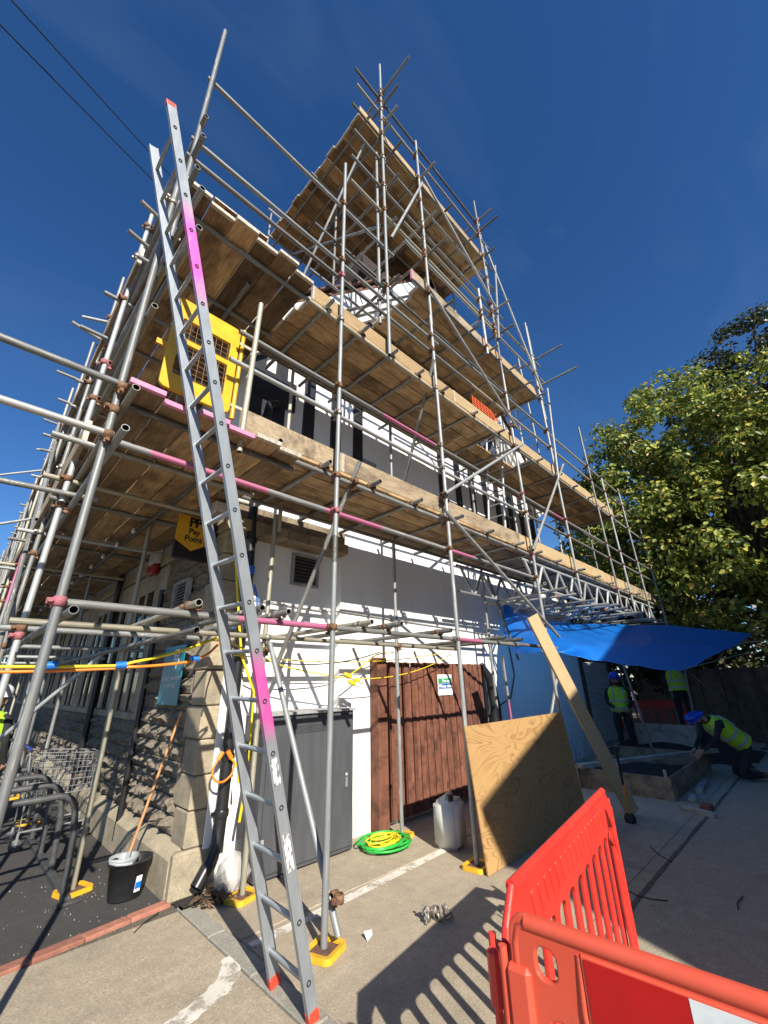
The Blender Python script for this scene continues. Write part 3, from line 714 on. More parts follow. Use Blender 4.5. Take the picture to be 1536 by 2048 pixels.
def baseplate(parent, x, y, rz=0, mat='yellow_plastic'):
    p = bpy.data.objects.new('base_plate', MB().bbox((-.075, -.075, 0), (.075, .075, .006), .002).mesh('base_plate', 'rust_plate')); col.objects.link(p)
    p.parent = parent; p.location = Vector((x, y, .022))-wloc(parent); p.rotation_euler = (0, 0, rz)
    s = MB()
    ol = rrect(-.128, -.112, .128, .112, .04, 4)
    inn = rrect(-.085, -.075, .085, .075, .015, 4); N = len(ol)
    vs_ = [(a, b_, 0) for a, b_ in ol]+[(a*.97, b_*.97, .035) for a, b_ in ol]+[(a, b_, .030) for a, b_ in inn]+[(a, b_, .018) for a, b_ in inn]
    fs = [(i, (i+1) % N, N+(i+1) % N, N+i) for i in range(N)]+[(N+i, N+(i+1) % N, 2*N+(i+1) % N, 2*N+i) for i in range(N)]+[(2*N+i, 2*N+(i+1) % N, 3*N+(i+1) % N, 3*N+i) for i in range(N)]+[tuple(3*N+i for i in range(N))]
    s.add(vs_, fs)
    q = link('sole_plate', s.mesh('sole_plate', mat), p); q.location = (0, 0, -.020)

S1 = empty('side_scaffold', (5, 3.4, 0), 'galvanised tube scaffold with boarded lifts along the white rendered side wall', 'scaffold')
S2 = empty('front_scaffold', (.8, 8, 0), 'long galvanised tube scaffold with boarded lifts along the stone front', 'scaffold')
S3 = empty('tower_scaffold', (4.6, 4.4, 7.8), 'upper scaffold platform around the chimney above the gable', 'scaffold')
OY, IY = 2.90, 4.02
LO = .050
# -- standards, outer row of the side
STD = [(2.26, .03, 8.9, 'galv_light'), (4.08, .03, 7.2, 'galv'), (6.43, .03, 7.4, 'galv'), (8.26, 3.15, 10.2, 'galv'), (10.65, 3.15, 8.1, 'galv_mid'), (11.65, 3.1, 6.9, 'galv'), (13.1, .02, 7.0, 'galv_mid'), (14.6, .02, 6.6, 'galv')]
for x, z0, z1, mt in STD: tube(S1, 'standard', (x, OY, z0), (x, OY, z1), mt, .012)
tube(S1, 'standard', (1.23, OY, 3.45), (1.25, OY, 5.15), 'galv_cream')
tube(S1, 'spigot_sleeve', (2.253, OY-.001, 2.70), (2.253, OY-.001, 2.95), 'galv_dark')
# inner row
for x, z0, z1, mt in [(2.24, .03, 3.5, 'galv_cream'), (2.30, 3.3, 5.7, 'galv_cream'), (4.22, .03, 5.75, 'galv'), (6.60, .03, 5.75, 'galv_mid'), (8.3, 3.1, 7.6, 'galv'), (9.4, 3.1, 6.6, 'galv_mid'), (10.7, 3.1, 7.0, 'galv'), (13.2, .02, 6.8, 'galv_mid')]:
    tube(S1, 'standard', (x, IY, z0), (x, IY, z1), mt, .012)
for x, y, rz in ((2.26, OY, .35), (4.08, OY, .1), (2.24, IY, .3), (4.22, IY, .2), (6.43, OY, 0), (6.6, IY, 0)): baseplate(S1, x, y, rz)
# -- ledgers (outer)
def ledger(x0, x1, z, y=OY+LO, name='ledger', mat=None, par=S1, stds=None, cp=True, side=1):
    tube(par, name, (x0, y, z+R(-.006, .006)), (x1, y, z+R(-.006, .006)), mat)
    if cp:
        for x in (stds if stds is not None else [a for a, b0, b1, _ in STD if x0-.05 < a < x1+.05 and b0 < z < b1+.05]):
            coupler(par, (x, y-LO*side, z), 'X', side)
ledger(.36, 5.58, 2.115, mat='galv_pink_yellow', cp=False)
for x, mt in ((2.26, 0), (4.08, 2)): coupler(S1, (x, OY, 2.115), 'X', 1, mt)
ledger(.20, 5.62, 2.115, IY-.05, mat='galv_cream', stds=[2.24, 4.22], side=-1)
ledger(5.3, 7.15, 2.12, OY+LO, mat='galv_dark', stds=[6.43])
ledger(.30, 6.5, 3.21, mat='galv_pink_long')
for xa, xb in ((1.0, 6.3), (6.2, 10.4), (10.3, 14.8)):
    ledger(xa, xb, 3.60, name='ledger')
    ledger(xa, xb, 3.58, IY-.05, stds=[], mat='galv_dark')
    ledger(xa+.05, xb, 4.36, name='guard_rail', mat='galv_light' if xa < 2 else None)
    ledger(xa+.1, xb, 4.72, name='guard_rail', mat='galv_pink' if xa < 10 else None)
for xa, xb in ((.3, 5.4), (5.2, 10.6), (10.4, 14.8)):
    ledger(max(xa, 1.8), xb, 5.72)
    ledger(max(xa, 1.8), xb, 5.70, IY-.05, stds=[], mat='galv_dark')
ledger(.33, 5.2, 6.47, name='guard_rail', mat='galv'); ledger(5.0, 10.9, 6.47, name='guard_rail'); ledger(10.6, 14.6, 6.45, name='guard_rail')
ledger(.33, 4.3, 6.76, name='guard_rail', mat='galv_light'); ledger(4.2, 8.6, 6.92, name='guard_rail'); ledger(8.3, 13.2, 6.9, name='guard_rail')
ledger(.33, 3.3, 7.92, name='guard_rail', mat='galv', stds=[2.26])
# -- transoms under the decks (poking out a little at the face)
for i, x in enumerate((1.48, 1.72, 2.62, 2.95, 3.78, 1.05)):
    y0 = OY-.17+.03*(i % 3)
    tube(S1, 'transom', (x, y0, 2.175), (x-.02+R(-.05, .05), 4.3, 2.17), ['galv_dark', 'galv_mid', 'galv_cream'][i % 3])
    coupler(S1, (x, OY+LO, 2.175), 'Y', 1)
for x in (5.0, 5.45): tube(S1, 'transom', (x, OY-.1, 2.17), (x, 4.3, 2.17), 'galv_dark')
for z, xs in ((3.655, (1.55, 2.10, 2.75, 3.45, 4.25, 5.05, 5.9, 6.6, 7.4, 8.4, 9.3, 10.2, 11.2, 12.2)), (5.775, (2.05, 2.6, 3.15, 3.7, 4.25, 5.1, 5.9, 6.6, 7.4, 8.35, 9.2, 10.1, 11.0, 12.0))):
    for x in xs:
        tube(S1, 'transom', (x, OY-.10+R(-.04, .04), z), (x, 4.32, z), random.choice(['galv_dark', 'galv_mid', 'galv']))
        coupler(S1, (x, OY+LO, z), 'Y', 1)
# -- decks
def deck(par, x0, x1, ys, z, seg=3.9, mat='board_old', ends='end_metal', stag=.0):
    for i, y in enumerate(ys):
        x = x0+R(-stag, stag)
        while x < x1-.2:
            ln = min(seg*R(.96, 1.0), x1-x)
            board(par, (x+ln/2, y, z+R(-.004, .004)), ln-.01, 'X', mat, ends); x += ln
deck(S1, 1.80, 13.6, [OY+.20+.234*k for k in range(5)], 3.70, stag=.05)
deck(S1, 1.80, 6.0, [OY+.20+.234*k for k in range(5)], 5.82, stag=.06)
deck(S1, 6.0, 7.4, [OY+.20+.230*k for k in (2, 3, 4)], 5.82, stag=.03)      # ladder hatch left open
deck(S1, 7.4, 12.2, [OY+.20+.234*k for k in range(5)], 5.82, stag=.06)
# toe boards
for x0, x1, z, mt in ((1.25, 2.4, 3.835, 'board_grey'), (2.4, 6.25, 3.835, 'board_grey'), (6.25, 10.15, 3.83, 'board_pine'), (10.15, 11.7, 3.82, 'board_pine'), (11.7, 14.4, 3.82, 'board_grey'),
                      (1.90, 4.7, 5.955, 'board_new'), (4.7, 8.4, 5.965, 'board_pine'), (8.4, 12.25, 5.975, 'board_pine')):
    board(S1, ((x0+x1)/2, OY+.105, z), x1-x0-.006, 'X', mt, 'end_metal', 'toe_board', edge=True)
board(S1, (12.28, OY+.5, 5.86), 1.2, 'Y', 'board_grey', 'end_metal', 'board')
# -- braces
BR = [((2.33, OY-.06, .08), (2.25, 3.93, 2.06), 'galv_light'), ((2.51, OY-.06, 3.83), (2.42, 4.05, 1.85), 'galv_mid'),
      ((3.95, OY-.06, 3.68), (6.75, OY-.06, 2.28), 'galv'), ((3.97, OY-.08, 3.91), (6.63, OY-.06, 5.80), 'galv'),
      ((4.01, OY-.06, 7.78), (6.56, OY-.06, 6.10), 'galv'), ((8.62, OY-.06, 6.12), (6.34, OY-.06, 3.64), 'galv_mid'),
      ((4.02, OY-.05, 6.2), (4.52, 4.05, 4.6), 'galv_mid'), ((6.85, 3.95, 2.05), (7.35, 4.2, .05), 'galv_pink'), ((7.0, OY+.1, 1.95), (5.9, 3.2, .05), 'galv_light'),
      ((8.7, OY-.05, 8.3), (8.15, OY-.06, 5.6), 'galv'), ((6.6, IY-.1, 3.5), (7.35, IY-.1, 2.0), 'galv_dark'), ((12.2, OY, 2.6), (13.6, OY-.8, 1.2), 'galv_mid')]
for p, q, mt in BR: tube(S1, 'brace', p, q, mt)
for p in ((2.33, OY-.06, .28), (2.26, 3.95, 2.0), (3.97, OY-.03, 3.62), (4.05, OY-.03, 3.95), (6.45, OY-.03, 5.68), (6.45, OY-.03, 6.14), (4.06, OY-.03, 7.7), (8.45, OY-.03, 5.95), (6.45, OY-.03, 3.72), (2.49, OY-.02, 3.6)):
    coupler(S1, p, 'X', 1)
# -- lattice beams carrying the far bays
def lattice(y, x0, x1, z0, z1):
    bm_ = bpy.data.objects.new('lattice_beam', None); col.objects.link(bm_); bm_.parent = S1; bm_.location = Vector((x0, y, z0))-wloc(S1)
    tube(bm_, 'chord', (x0, y, z0), (x1, y, z0), 'galv_light'); tube(bm_, 'chord', (x0, y, z1), (x1, y, z1), 'galv_light')
    x = x0+.1; k = 0
    while x < x1-.4:
        a, b_ = (z0, z1) if k % 2 else (z1, z0)
        tube(bm_, 'lacing', (x, y, a), (x+.30, y, b_), 'galv_light'); x += .30 if k % 2 else .36; k += 1
lattice(OY+.11, 6.2, 14.0, 3.08, 3.50)
lattice(IY-.15, 5.6, 14.0, 3.02, 3.46)
for i in range(11):
    x = 6.7+i*.62; y0 = OY-.35+R(-.1, .1)
    tube(S1, 'transom', (x, y0, 3.0+R(-.05, .02)), (x+R(-.25, .25), IY+.2, 3.0), random.choice(['galv', 'galv_light', 'galv_mid']))
    if i % 2: coupler(S1, (x, OY+.11, 3.03), 'Y', 1)
for i in range(6):
    x = 6.9+i*1.1
    tube(S1, 'brace', (x-.3, OY-.05, 3.12), (x+.55, IY-.1, 2.86), random.choice(['galv', 'galv_light']))

# -- the front scaffold (runs away along Y)
FX, GX = .33, 1.27
ys = [2.90, 4.30, 6.15, 8.1, 10.05, 12.0, 13.9, 15.8, 17.7, 19.6, 21.5, 23.4, 25.3]
for i, y in enumerate(ys):
    top = 8.94 if i == 0 else R(6.9, 7.9)
    fx = FX-.03 if i == 1 else FX
    if i == 0:
        tube(S2, 'standard', (fx, y, .02), (fx, y, 6.0), 'galv'); tube(S2, 'standard', (fx+.05, y-.03, 5.2), (fx+.03, y-.02, 8.94), 'galv')
        for zz in (5.3, 5.9): coupler(S2, (fx+.025, y-.02, zz), 'Y', 1, 2)
    else: tube(S2, 'standard', (fx, y, .02), (fx, y, top), ['galv_cream', 'galv_light', 'galv_mid', 'galv_pink', 'galv_cream', 'galv'][i % 6], .02)
    if i > 1: tube(S2, 'standard', (GX, y-.9 if i == 2 else y+.1, .02), (GX, y-.9 if i == 2 else y+.1, 6.4), random.choice(['galv', 'galv_mid', 'galv_cream']), .02)
    if i > 1 and y < 12: baseplate(S2, GX, y-.9 if i == 2 else y+.1, .3)
    for z in (2.11, 3.41, 5.65):
        if i == 0 and z == 2.11: continue
        x0 = FX-R(.10, .32) if i else FX-.1
        if i: tube(S2, 'transom', (x0, y+.05, z), (1.72, y+.05, z), random.choice(GAL))
        coupler(S2, (fx, y, z), 'X', 1)
    if i: 
        for z in (3.15, 4.3, 4.75, 6.35, 6.9): coupler(S2, (fx, y, z), 'Y', 1) if y < 14 else None
coupler(S2, (FX, 2.9, 2.115), 'X', 1, 3); coupler(S2, (FX-.03, 4.3, 2.05), 'X', 1, 3)
for z in (2.05, 3.15, 3.47, 4.30, 4.75, 5.70, 6.35, 6.90):
    y = 2.62 if z in (5.70, 6.35, 3.15, 3.47) else 2.75
    if z > 5.5 and z < 5.9: y = 2.5
    if z == 2.05: y = 2.72
    while y < 24:
        y2 = min(y+R(5.2, 6.1), 25)
        tube(S2, 'ledger' if z in (2.05, 3.15, 3.47, 5.70) else 'guard_rail', (FX+LO, y, z+R(-.01, .01)), (FX+LO, y2+.15, z+R(-.01, .01)), random.choice(['galv_mid', 'galv', 'galv_dark', 'galv_cream'])); y = y2
    if z in (2.05, 3.47, 5.70):
        y = 3.2
        while y < 24:
            y2 = min(y+R(5.2, 6.1), 25); tube(S2, 'ledger', (GX-LO, y, z), (GX-LO, y2+.15, z), 'galv_dark'); y = y2
for z, p in ((5.22, .42), (4.80, .46)):
    tube(S2, 'ledger', (p, 2.32, z), (p-.06, 6.2, z), 'galv')
coupler(S2, (FX, 2.9, 3.575), 'X', -1, 0); coupler(S2, (FX, 2.9, 3.19), 'X', -1, 0)
tube(S2, 'outrigger_tube', (-3.2, 2.86, 3.53), (.40, 2.86, 3.60), 'galv'); tube(S2, 'outrigger_tube', (-3.2, 2.86, 3.15), (.36, 2.86, 3.20), 'galv_pink')
tube(S2, 'outrigger_tube', (-.35, 4.25, 3.22), (.55, 4.25, 3.26), 'galv_mid')
for y0, z0, y1, z1 in ((4.4, .3, 8.2, 5.6), (8.3, .5, 12.0, 5.7), (12, .5, 15.8, 5.7), (6.3, 3.6, 10, 7.0), (15.8, 5.7, 19.6, .5)):
    tube(S2, 'brace', (FX-.06, y0, z0), (FX-.06, y1, z1), random.choice(['galv_dark', 'galv']))
tube(S2, 'brace', (.2, 7.4, .6), (1.3, 6.1, 2.1), 'galv_light'); tube(S2, 'brace', (-1.9, 11.8, 5.3), (.3, 11.8, 6.5), 'galv_light'); tube(S2, 'brace', (-1.7, 9.3, 3.5), (.3, 9.3, 4.5), 'galv_light')
for z, yy in ((3.525, 2.72), (5.755, 2.70)):
    for i in range(6):
        x = .47+.236*i
        if x > 1.80: break
        y = yy+.06*(i % 2)+R(0, .04)
        while y < 24:
            ln = 3.9*R(.96, 1.0)
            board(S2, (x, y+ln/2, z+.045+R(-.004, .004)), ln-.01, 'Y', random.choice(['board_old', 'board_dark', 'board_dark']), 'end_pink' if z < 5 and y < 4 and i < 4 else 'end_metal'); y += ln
    tr = [2.98, 3.75, 5.2, 7.1, 9, 11, 13, 15]
    for y in tr: tube(S2, 'transom', (FX-R(.06, .3) if y > 3 else FX-.02, y, z), (1.80, y, z), random.choice(['galv_dark', 'galv_mid', 'galv']))
    for y in ([2.7+3.9*k for k in range(6)]):
        board(S2, (FX+.02-.05, y+1.95+1.2, z+.18), 3.9, 'Y', 'board_grey', 'end_metal', 'toe_board', edge=True).rotation_euler = (pi/2, 0, pi/2)
for y in (3.9, 5.9, 7.9, 9.9):
    for z in (6.95, 6.4): tube(S2, 'transom', (FX-R(.15, .4), y+R(0, .6), z), (FX+.3, y+.3, z), random.choice(GAL))
for y in (4.4, 5.4, 6.8, 8.3): tube(S2, 'standard', (1.75, y, 5.8), (1.75, y, 7.1), 'galv_light')

# -- tower platform round the chimney (z about 8 .. 13)
TX = [(3.09, 5.72, 13.5, 'galv_light'), (4.10, 7.0, 12.22, 'galv'), (6.43, 7.2, 13.0, 'galv'), (5.92, 7.6, 9.4, 'galv_light'), (8.3, 7.2, 10.1, 'galv_mid')]
for x, z0, z1, mt in TX: tube(S3, 'standard', (x, OY, z0), (x, OY, z1), mt, .01)
tube(S3, 'standard', (3.02, OY+.10, 6.3), (3.02, OY+.10, 10.4), 'galv')
for x, y, z0, z1 in ((3.09, 4.25, 6.6, 12.4), (3.09, 5.9, 6.6, 12.8), (6.5, 5.9, 7.5, 12.8), (6.45, 4.25, 6.4, 12.2), (8.3, 4.25, 6.2, 9.6), (2.7, 6.4, 6.6, 12.4), (6.9, OY+.2, 9.0, 13.1), (6.75, OY+1.1, 8.0, 13.0)):
    tube(S3, 'standard', (x, y, z0), (x, y, z1), None, .02)
for x0, x1, z, y, nm in ((2.3, 6.9, 7.0, OY+LO, 'ledger'), (3.8, 8.6, 7.80, OY+LO, 'ledger'), (3.6, 8.9, 8.62, OY+LO, 'guard_rail'), (3.6, 8.8, 9.1, OY+LO, 'guard_rail'),
                         (2.4, 6.8, 8.75, OY+LO, 'ledger'), (2.4, 7.0, 9.4, OY+LO, 'ledger'), (2.45, 6.9, 10.2, OY+LO, 'ledger'), (2.4, 6.9, 10.93, OY+LO, 'ledger'), (2.5, 6.9, 11.75, OY+LO, 'guard_rail'), (2.45, 6.7, 12.25, OY+LO, 'guard_rail'),
                         (2.5, 6.9, 10.92, 4.3, 'ledger'), (2.5, 6.9, 10.92, 5.95, 'ledger'), (2.6, 6.8, 9.4, 4.2, 'ledger'), (2.5, 6.7, 8.0, 4.1, 'ledger'), (3.8, 8.6, 7.8, 4.2, 'ledger'), (2.5, 6.9, 12.0, 6.1, 'guard_rail')):
    ledger(x0, x1, z, y, nm, None, S3, [a for a, b0, b1, _ in TX if x0 < a < x1 and b0 < z < b1] if y < 3 else [])
for x, y0, y1, z in ((3.14, 2.2, 4.6, 12.5), (3.14, 2.5, 4.4, 12.05), (3.14, 2.55, 6.3, 11.4), (3.14, 2.5, 6.2, 10.2), (3.14, 2.6, 6.3, 9.4), (3.14, 2.7, 6.0, 8.4), (3.14, 2.7, 4.5, 7.1), (4.14, 2.5, 6.0, 10.98), (4.14, 2.6, 4.6, 9.6), (4.14, 2.5, 4.4, 8.7),
                      (5.0, 2.75, 6.2, 10.98), (5.9, 2.75, 6.2, 10.98), (6.48, 2.4, 6.2, 11.9), (6.48, 2.5, 6.2, 12.3), (6.48, 2.6, 6.2, 10.98), (6.48, 2.5, 4.5, 9.2), (6.48, 2.5, 4.5, 8.5), (3.1, 2.7, 6.3, 10.98), (2.75, 2.85, 6.2, 10.98),
                      (8.34, 2.2, 4.4, 9.0), (8.34, 2.0, 4.4, 8.2), (4.6, 2.75, 4.5, 7.84), (5.4, 2.75, 4.5, 7.84), (6.1, 2.75, 4.5, 7.84), (6.9, 2.75, 4.5, 7.84), (7.6, 2.75, 4.5, 7.84), (8.2, 2.75, 4.5, 7.84)):
    tube(S3, 'transom', (x, y0, z), (x, y1, z), random.choice(['galv_mid', 'galv', 'galv_dark']))
    if y0 < 2.7: coupler(S3, (x-LO, OY, z), 'Y', 1)
for p, q in (((4.17, OY-.06, 11.02), (6.50, OY-.06, 9.30)), ((3.16, OY-.05, 8.1), (4.2, OY-.02, 10.9)), ((6.5, OY-.06, 11.3), (8.3, OY-.06, 8.0)), ((6.9, OY-.05, 11.0), (6.4, OY-.06, 8.3)), ((3.1, 3.0, 8.5), (3.1, 5.9, 10.8)), ((2.7, 5.5, 7.6), (2.9, 3.2, 10.8))):
    tube(S3, 'brace', p, q, 'galv')
deck(S3, 2.60, 6.75, [OY+.21+.232*k for k in range(6)], 11.02, stag=.02)
deck(S3, 2.59, 6.7, [OY+.21+.232*k for k in range(6, 8)], 11.02, stag=.02)
deck(S3, 2.57, 4.3, [OY+.21+.232*k for k in range(8, 13)], 11.02, stag=.02)
deck(S3, 5.9, 6.7, [OY+.21+.232*k for k in range(8, 13)], 11.02, stag=.02)
deck(S3, 4.0, 8.3, [OY+.20+.230*k for k in range(6)], 7.885, stag=.04)
for x0, x1, y, z, mt in ((2.62, 4.5, OY+.105, 11.16, 'board_new'), (4.5, 6.6, OY+.105, 11.16, 'board_new'), (3.8, 6.0, OY+.105, 8.02, 'board_grey'), (6.0, 8.3, OY+.105, 8.02, 'board_new')):
    board(S3, ((x0+x1)/2, y, z), x1-x0-.006, 'X', mt, 'end_pink' if x0 == 3.8 else 'end_metal', 'toe_board', edge=True)
# lower side deck at the back of the tower
for k in range(5): board(S3, (2.3-.23*k, 7.2, 10.4), 3.0, 'Y', 'board_old')
# access ladders inside the scaffold
def pole_ladder(par, x, y, z0, z1, lean, nm):
    tp = Vector((x+lean, y, z1)); bt = Vector((x, y, z0))
    o = empty(nm, bt, *par)
    s_ = []
    for dy in (0, .34): build('stile', MB().tube([bt+Vector((0, dy, 0)), tp+Vector((0, dy, 0))], .022, 8), 'galv_light', o)
    n_ = int((z1-z0)/.26)
    for i in range(1, n_):
        f = i/n_; c = bt.lerp(tp, f); build('rung', MB().tube([c, c+Vector((0, .34, 0))], .013, 6), 'galv', o)
pole_ladder(('steel pole ladder rising through the open hatch of the middle deck', 'ladder'), 6.45, 3.38, 3.72, 6.9, .55, 'pole_ladder')
pole_ladder(('steel pole ladder climbing from the middle deck beyond the chimney platform', 'ladder'), 8.75, 3.35, 5.84, 9.6, -.25, 'pole_ladder')

# ------------------------------------------------------------------ LADDER AGAINST THE SCAFFOLD
ld = Vector((-.2984, -.0371, .9537)).normalized(); l0 = Vector((1.7975, 2.450, .180)); sp = .2923
wv_ = Vector((0, 1, 0)); wv_ = (wv_-ld*wv_.dot(ld)).normalized(); tv = wv_.cross(ld).normalized()
LD = empty('access_ladder', (1.85, 2.68, 0), 'tall grey aluminium ladder with pink patches leaning on the scaffold corner', 'ladder')
def lbox(s, c0, c1, w, t, mi=0):
    vs_ = []
    for c in (c0, c1):
        for a, b_ in ((-1, -1), (1, -1), (1, 1), (-1, 1)): vs_.append(c+tv*(a*t/2)+wv_*(b_*w/2))
    s.add(vs_, [(3, 2, 1, 0), (4, 5, 6, 7)]+[(i, (i+1) % 4, 4+(i+1) % 4, 4+i) for i in range(4)], mi)
m, n, b, o = _new('ladder_stile')
v = coords(n, (1, 1, .3), False); f = noi(n, v, 16, 5); c = ramp(n, f, [(.3, (.27, .30, .32)), (.7, (.36, .39, .41))])
tc = n.nodes.new('ShaderNodeTexCoord'); sx = n.nodes.new('ShaderNodeSeparateXYZ'); L(n, tc.outputs['Object'], sx.inputs[0])
zz = sx.outputs[2]
for a0, a1, soft in ((1.30, 1.82, .12), (4.00, 4.85, .25)):
    k1 = n.nodes.new('ShaderNodeMapRange'); k1.inputs[1].default_value = a0; k1.inputs[2].default_value = a0+soft; L(n, zz, k1.inputs[0])
    k2 = n.nodes.new('ShaderNodeMapRange'); k2.inputs[1].default_value = a1; k2.inputs[2].default_value = a1-soft; L(n, zz, k2.inputs[0])
    c = mix(n, mval(n, 'MULTIPLY', mval(n, 'MULTIPLY', k1.outputs[0], k2.outputs[0]), ramp(n, noi(n, v, 30, 5), [(.3, (.45,)*3), (.45, (.95,)*3)])), c, (.78, .12, .46))
L(n, c, b.inputs['Base Color']); b.inputs['Roughness'].default_value = .42; b.inputs['Metallic'].default_value = .4; bump(n, b, f, .08, .003)
MATS['ladder_stile'] = m
for side in (0, 1):
    o_ = wv_*(.385*side); s = MB(); lbox(s, l0-ld*.14+o_, l0+ld*(sp*19+.22)+o_, .028, .064)
    # raised flanges give the box-section its edges
    for e_ in (-1, 1): lbox(s, l0-ld*.14+o_+tv*(e_*.030)-wv_*.0155, l0+ld*(sp*19+.22)+o_+tv*(e_*.030)-wv_*.0155, .004, .007)
    st = build('stile', s, 'ladder_stile' if side == 0 else 'ladder_alu', LD, base=l0-ld*.14+o_)
    s = MB(); lbox(s, l0-ld*.188+o_, l0-ld*.13+o_, .031, .068); build('foot', s, 'red_cap', LD)
    if side == 0:
        s = MB(); lbox(s, l0+ld*(sp*19+.20)+o_, l0+ld*(sp*19+.235)+o_, .032, .070); build('end_cap', s, 'red_cap', LD)
        for k in range(20):
            c_ = l0+ld*(sp*k)-wv_*.0165
            build('rung_socket', MB().lathe([(.014, -.002), (.014, .002), (.009, .002), (.008, -.001)], c_, 10, M4=wv_.to_track_quat('Z', 'Y').to_matrix().to_4x4()), 'rubber_and_hollow_shade', st)
        for z0, z1 in ((.55, .74), (1.0, 1.14)):
            s = MB(); lbox(s, l0+ld*z0-wv_*.0175, l0+ld*z1-wv_*.0175, .002, .042); build('sticker', s, 'sticker', st)
for k in range(20):
    c_ = l0+ld*(sp*k); s = MB(); s.tube([c_+wv_*.012, c_+wv_*.373], .0165, 4); build('rung', s, 'ladder_alu', LD)

# ------------------------------------------------------------------ YELLOW ACCESS GATE ON THE LOWER DECK
YG = empty('access_gate', (.87, 3.10, 3.90), 'yellow metal mesh gate closing the ladder opening on the lower deck', 'gate')
gx0, gx1, gz0, gz1 = .585, 1.165, 3.90, 4.87
me = panelmesh(rrect(-.29, -.485, .29, .485, .05, 4), [rrect(-.22, -.33, .22, .02, .015, 2), rrect(-.22, .065, .22, .28, .015, 2)], .012, .004, 'gate_yellow', 'gate_frame')
shared('gate_frame', me, YG, ((gx0+gx1)/2, 3.10, (gz0+gz1)/2), (0, 0, 0))
cz = (gz0+gz1)/2; cx = (gx0+gx1)/2
for z0, z1 in ((-.33, .02), (.065, .28)):
    for k in range(8): build('mesh_wire', MB().tube([(cx-.2+k*.057, 3.10, cz+z0), (cx-.2+k*.057, 3.10, cz+z1)], .003, 4), 'mesh_rust', YG)
    for k in range(int((z1-z0)/.055)): build('mesh_wire', MB().tube([(cx-.22, 3.106, cz+z0+.03+k*.055), (cx+.22, 3.106, cz+z0+.03+k*.055)], .003, 4), 'mesh_rust', YG)
build('hinge_post', MB().tube([(1.20, 3.09, 3.86), (1.20, 3.09, 4.9)], .02, 8), 'gate_yellow', YG)
for z in (3.98, 4.7): build('hinge_arm', MB().box((1.17, 3.075, z), (1.30, 3.09, z+.03)), 'end_metal', YG)
build('stop_lug', MB().box((.50, 3.09, 4.28), (.60, 3.11, 4.33)), 'gate_yellow', YG)

# ------------------------------------------------------------------ WALL CABINET, TIMBER SCREEN, SIGNS
CB = empty('meter_cabinet', (2.98, 4.3, 0), 'dark grey metal utility cabinet with lock against the white wall', 'cabinet')
build('body', MB().bbox((2.40, 4.14, .02), (3.57, 4.535, 1.36), .006), 'cabinet_grey', CB)
build('lid', MB().bbox((2.385, 4.11, 1.362), (3.585, 4.53, 1.39), .004), 'vent_grey', CB)
dr = build('door', MB().bbox((2.44, 4.122, .06), (3.54, 4.138, 1.32), .003), 'cabinet_grey', CB)
build('lock', MB().lathe([(0, .0), (.022, .0), (.022, .018), (0, .02)], (3.45, 4.12, .72), 10, M4=Matrix.Rotation(pi/2, 4, 'X')), 'chrome', dr)
for zz in (.25, 1.05): build('hinge', MB().bbox((2.425, 4.108, zz), (2.465, 4.122, zz+.09), .004), 'vent_grey', dr)
for k in range(6): build('vent_slot', MB().box((2.75, 4.1195, 1.18+k*.014), (3.2, 4.1225, 1.184+k*.014)), 'rubber_and_hollow_shade', dr)
build('hasp', MB().bbox((3.435, 4.105, .60), (3.465, 4.12, .70), .003), 'chrome', dr)
TG = empty('timber_screen', (5.4, 4.32, 0), 'brown vertical slatted timber screen gate beside the grey cabinet', 'gate')
build('post', MB().bbox((4.09, 4.25, 0), (4.26, 4.40, 1.98), .006), 'gate_brown', TG)
for z in (.35, 1.0, 1.65): build('rail', MB().bbox((4.30, 4.345, z), (6.74, 4.39, z+.10), .004), 'gate_brown', TG)
bt_ = MB().bbox((-.0345, -.014, 0), (.0345, .014, 1.86), .004).mesh('slat', 'gate_brown')
nb = 33
for k in range(nb):
    x = 4.335+k*(2.37/(nb-1)); shared('slat', bt_, TG, (x, 4.327-.016*(k % 2), .07+R(-.006, .006)), (0, R(-.003, .003), 0))
build('hinge', MB().bbox((4.27, 4.30, .42), (4.36, 4.318, .46), .003), 'grate_iron', TG)
FS = empty('fire_exit_sign', (5.60, 4.30, 1.60), 'small white green and blue fire exit sign on brown slats', 'sign')
build('plate', MB().bbox((5.42, 4.290, 1.46), (5.78, 4.300, 1.76), .003), 'sign_white', FS)
build('green_band', MB().box((5.43, 4.287, 1.635), (5.77, 4.2895, 1.705)), 'sign_green', FS); build('blue_band', MB().box((5.43, 4.287, 1.555), (5.77, 4.2895, 1.63)), 'sign_blue', FS)
shared('lettering', textmesh('Fire exit', .065, 'sign_white', .001, bold=.0015), FS, (5.63, 4.2855, 1.668), (pi/2, 0, 0))
shared('lettering', textmesh('Keep clear', .065, 'sign_white', .001, bold=.0015), FS, (5.62, 4.2855, 1.592), (pi/2, 0, 0))
build('pictogram', MB().lathe([(0, 0), (.024, 0), (.024, .001), (0, .001)], (5.462, 4.2865, 1.592), 12, M4=Matrix.Rotation(pi/2, 4, 'X')), 'sign_white', FS)
GS = empty('goods_sign', (SX-.08, 5.21, 1.47), 'tall teal goods delivery keep clear sign on rough stone wall', 'sign')
build('plate', MB().bbox((SX-.095, 4.90, 1.48), (SX-.085, 5.51, 2.10), .003), 'sign_teal', GS)
RY = (pi/2, 0, -pi/2)
shared('lettering', textmesh('Goods delivery\nKeep clear', .078, 'sign_white', .001, 'CENTER'), GS, (SX-.097, 5.20, 1.72), RY)
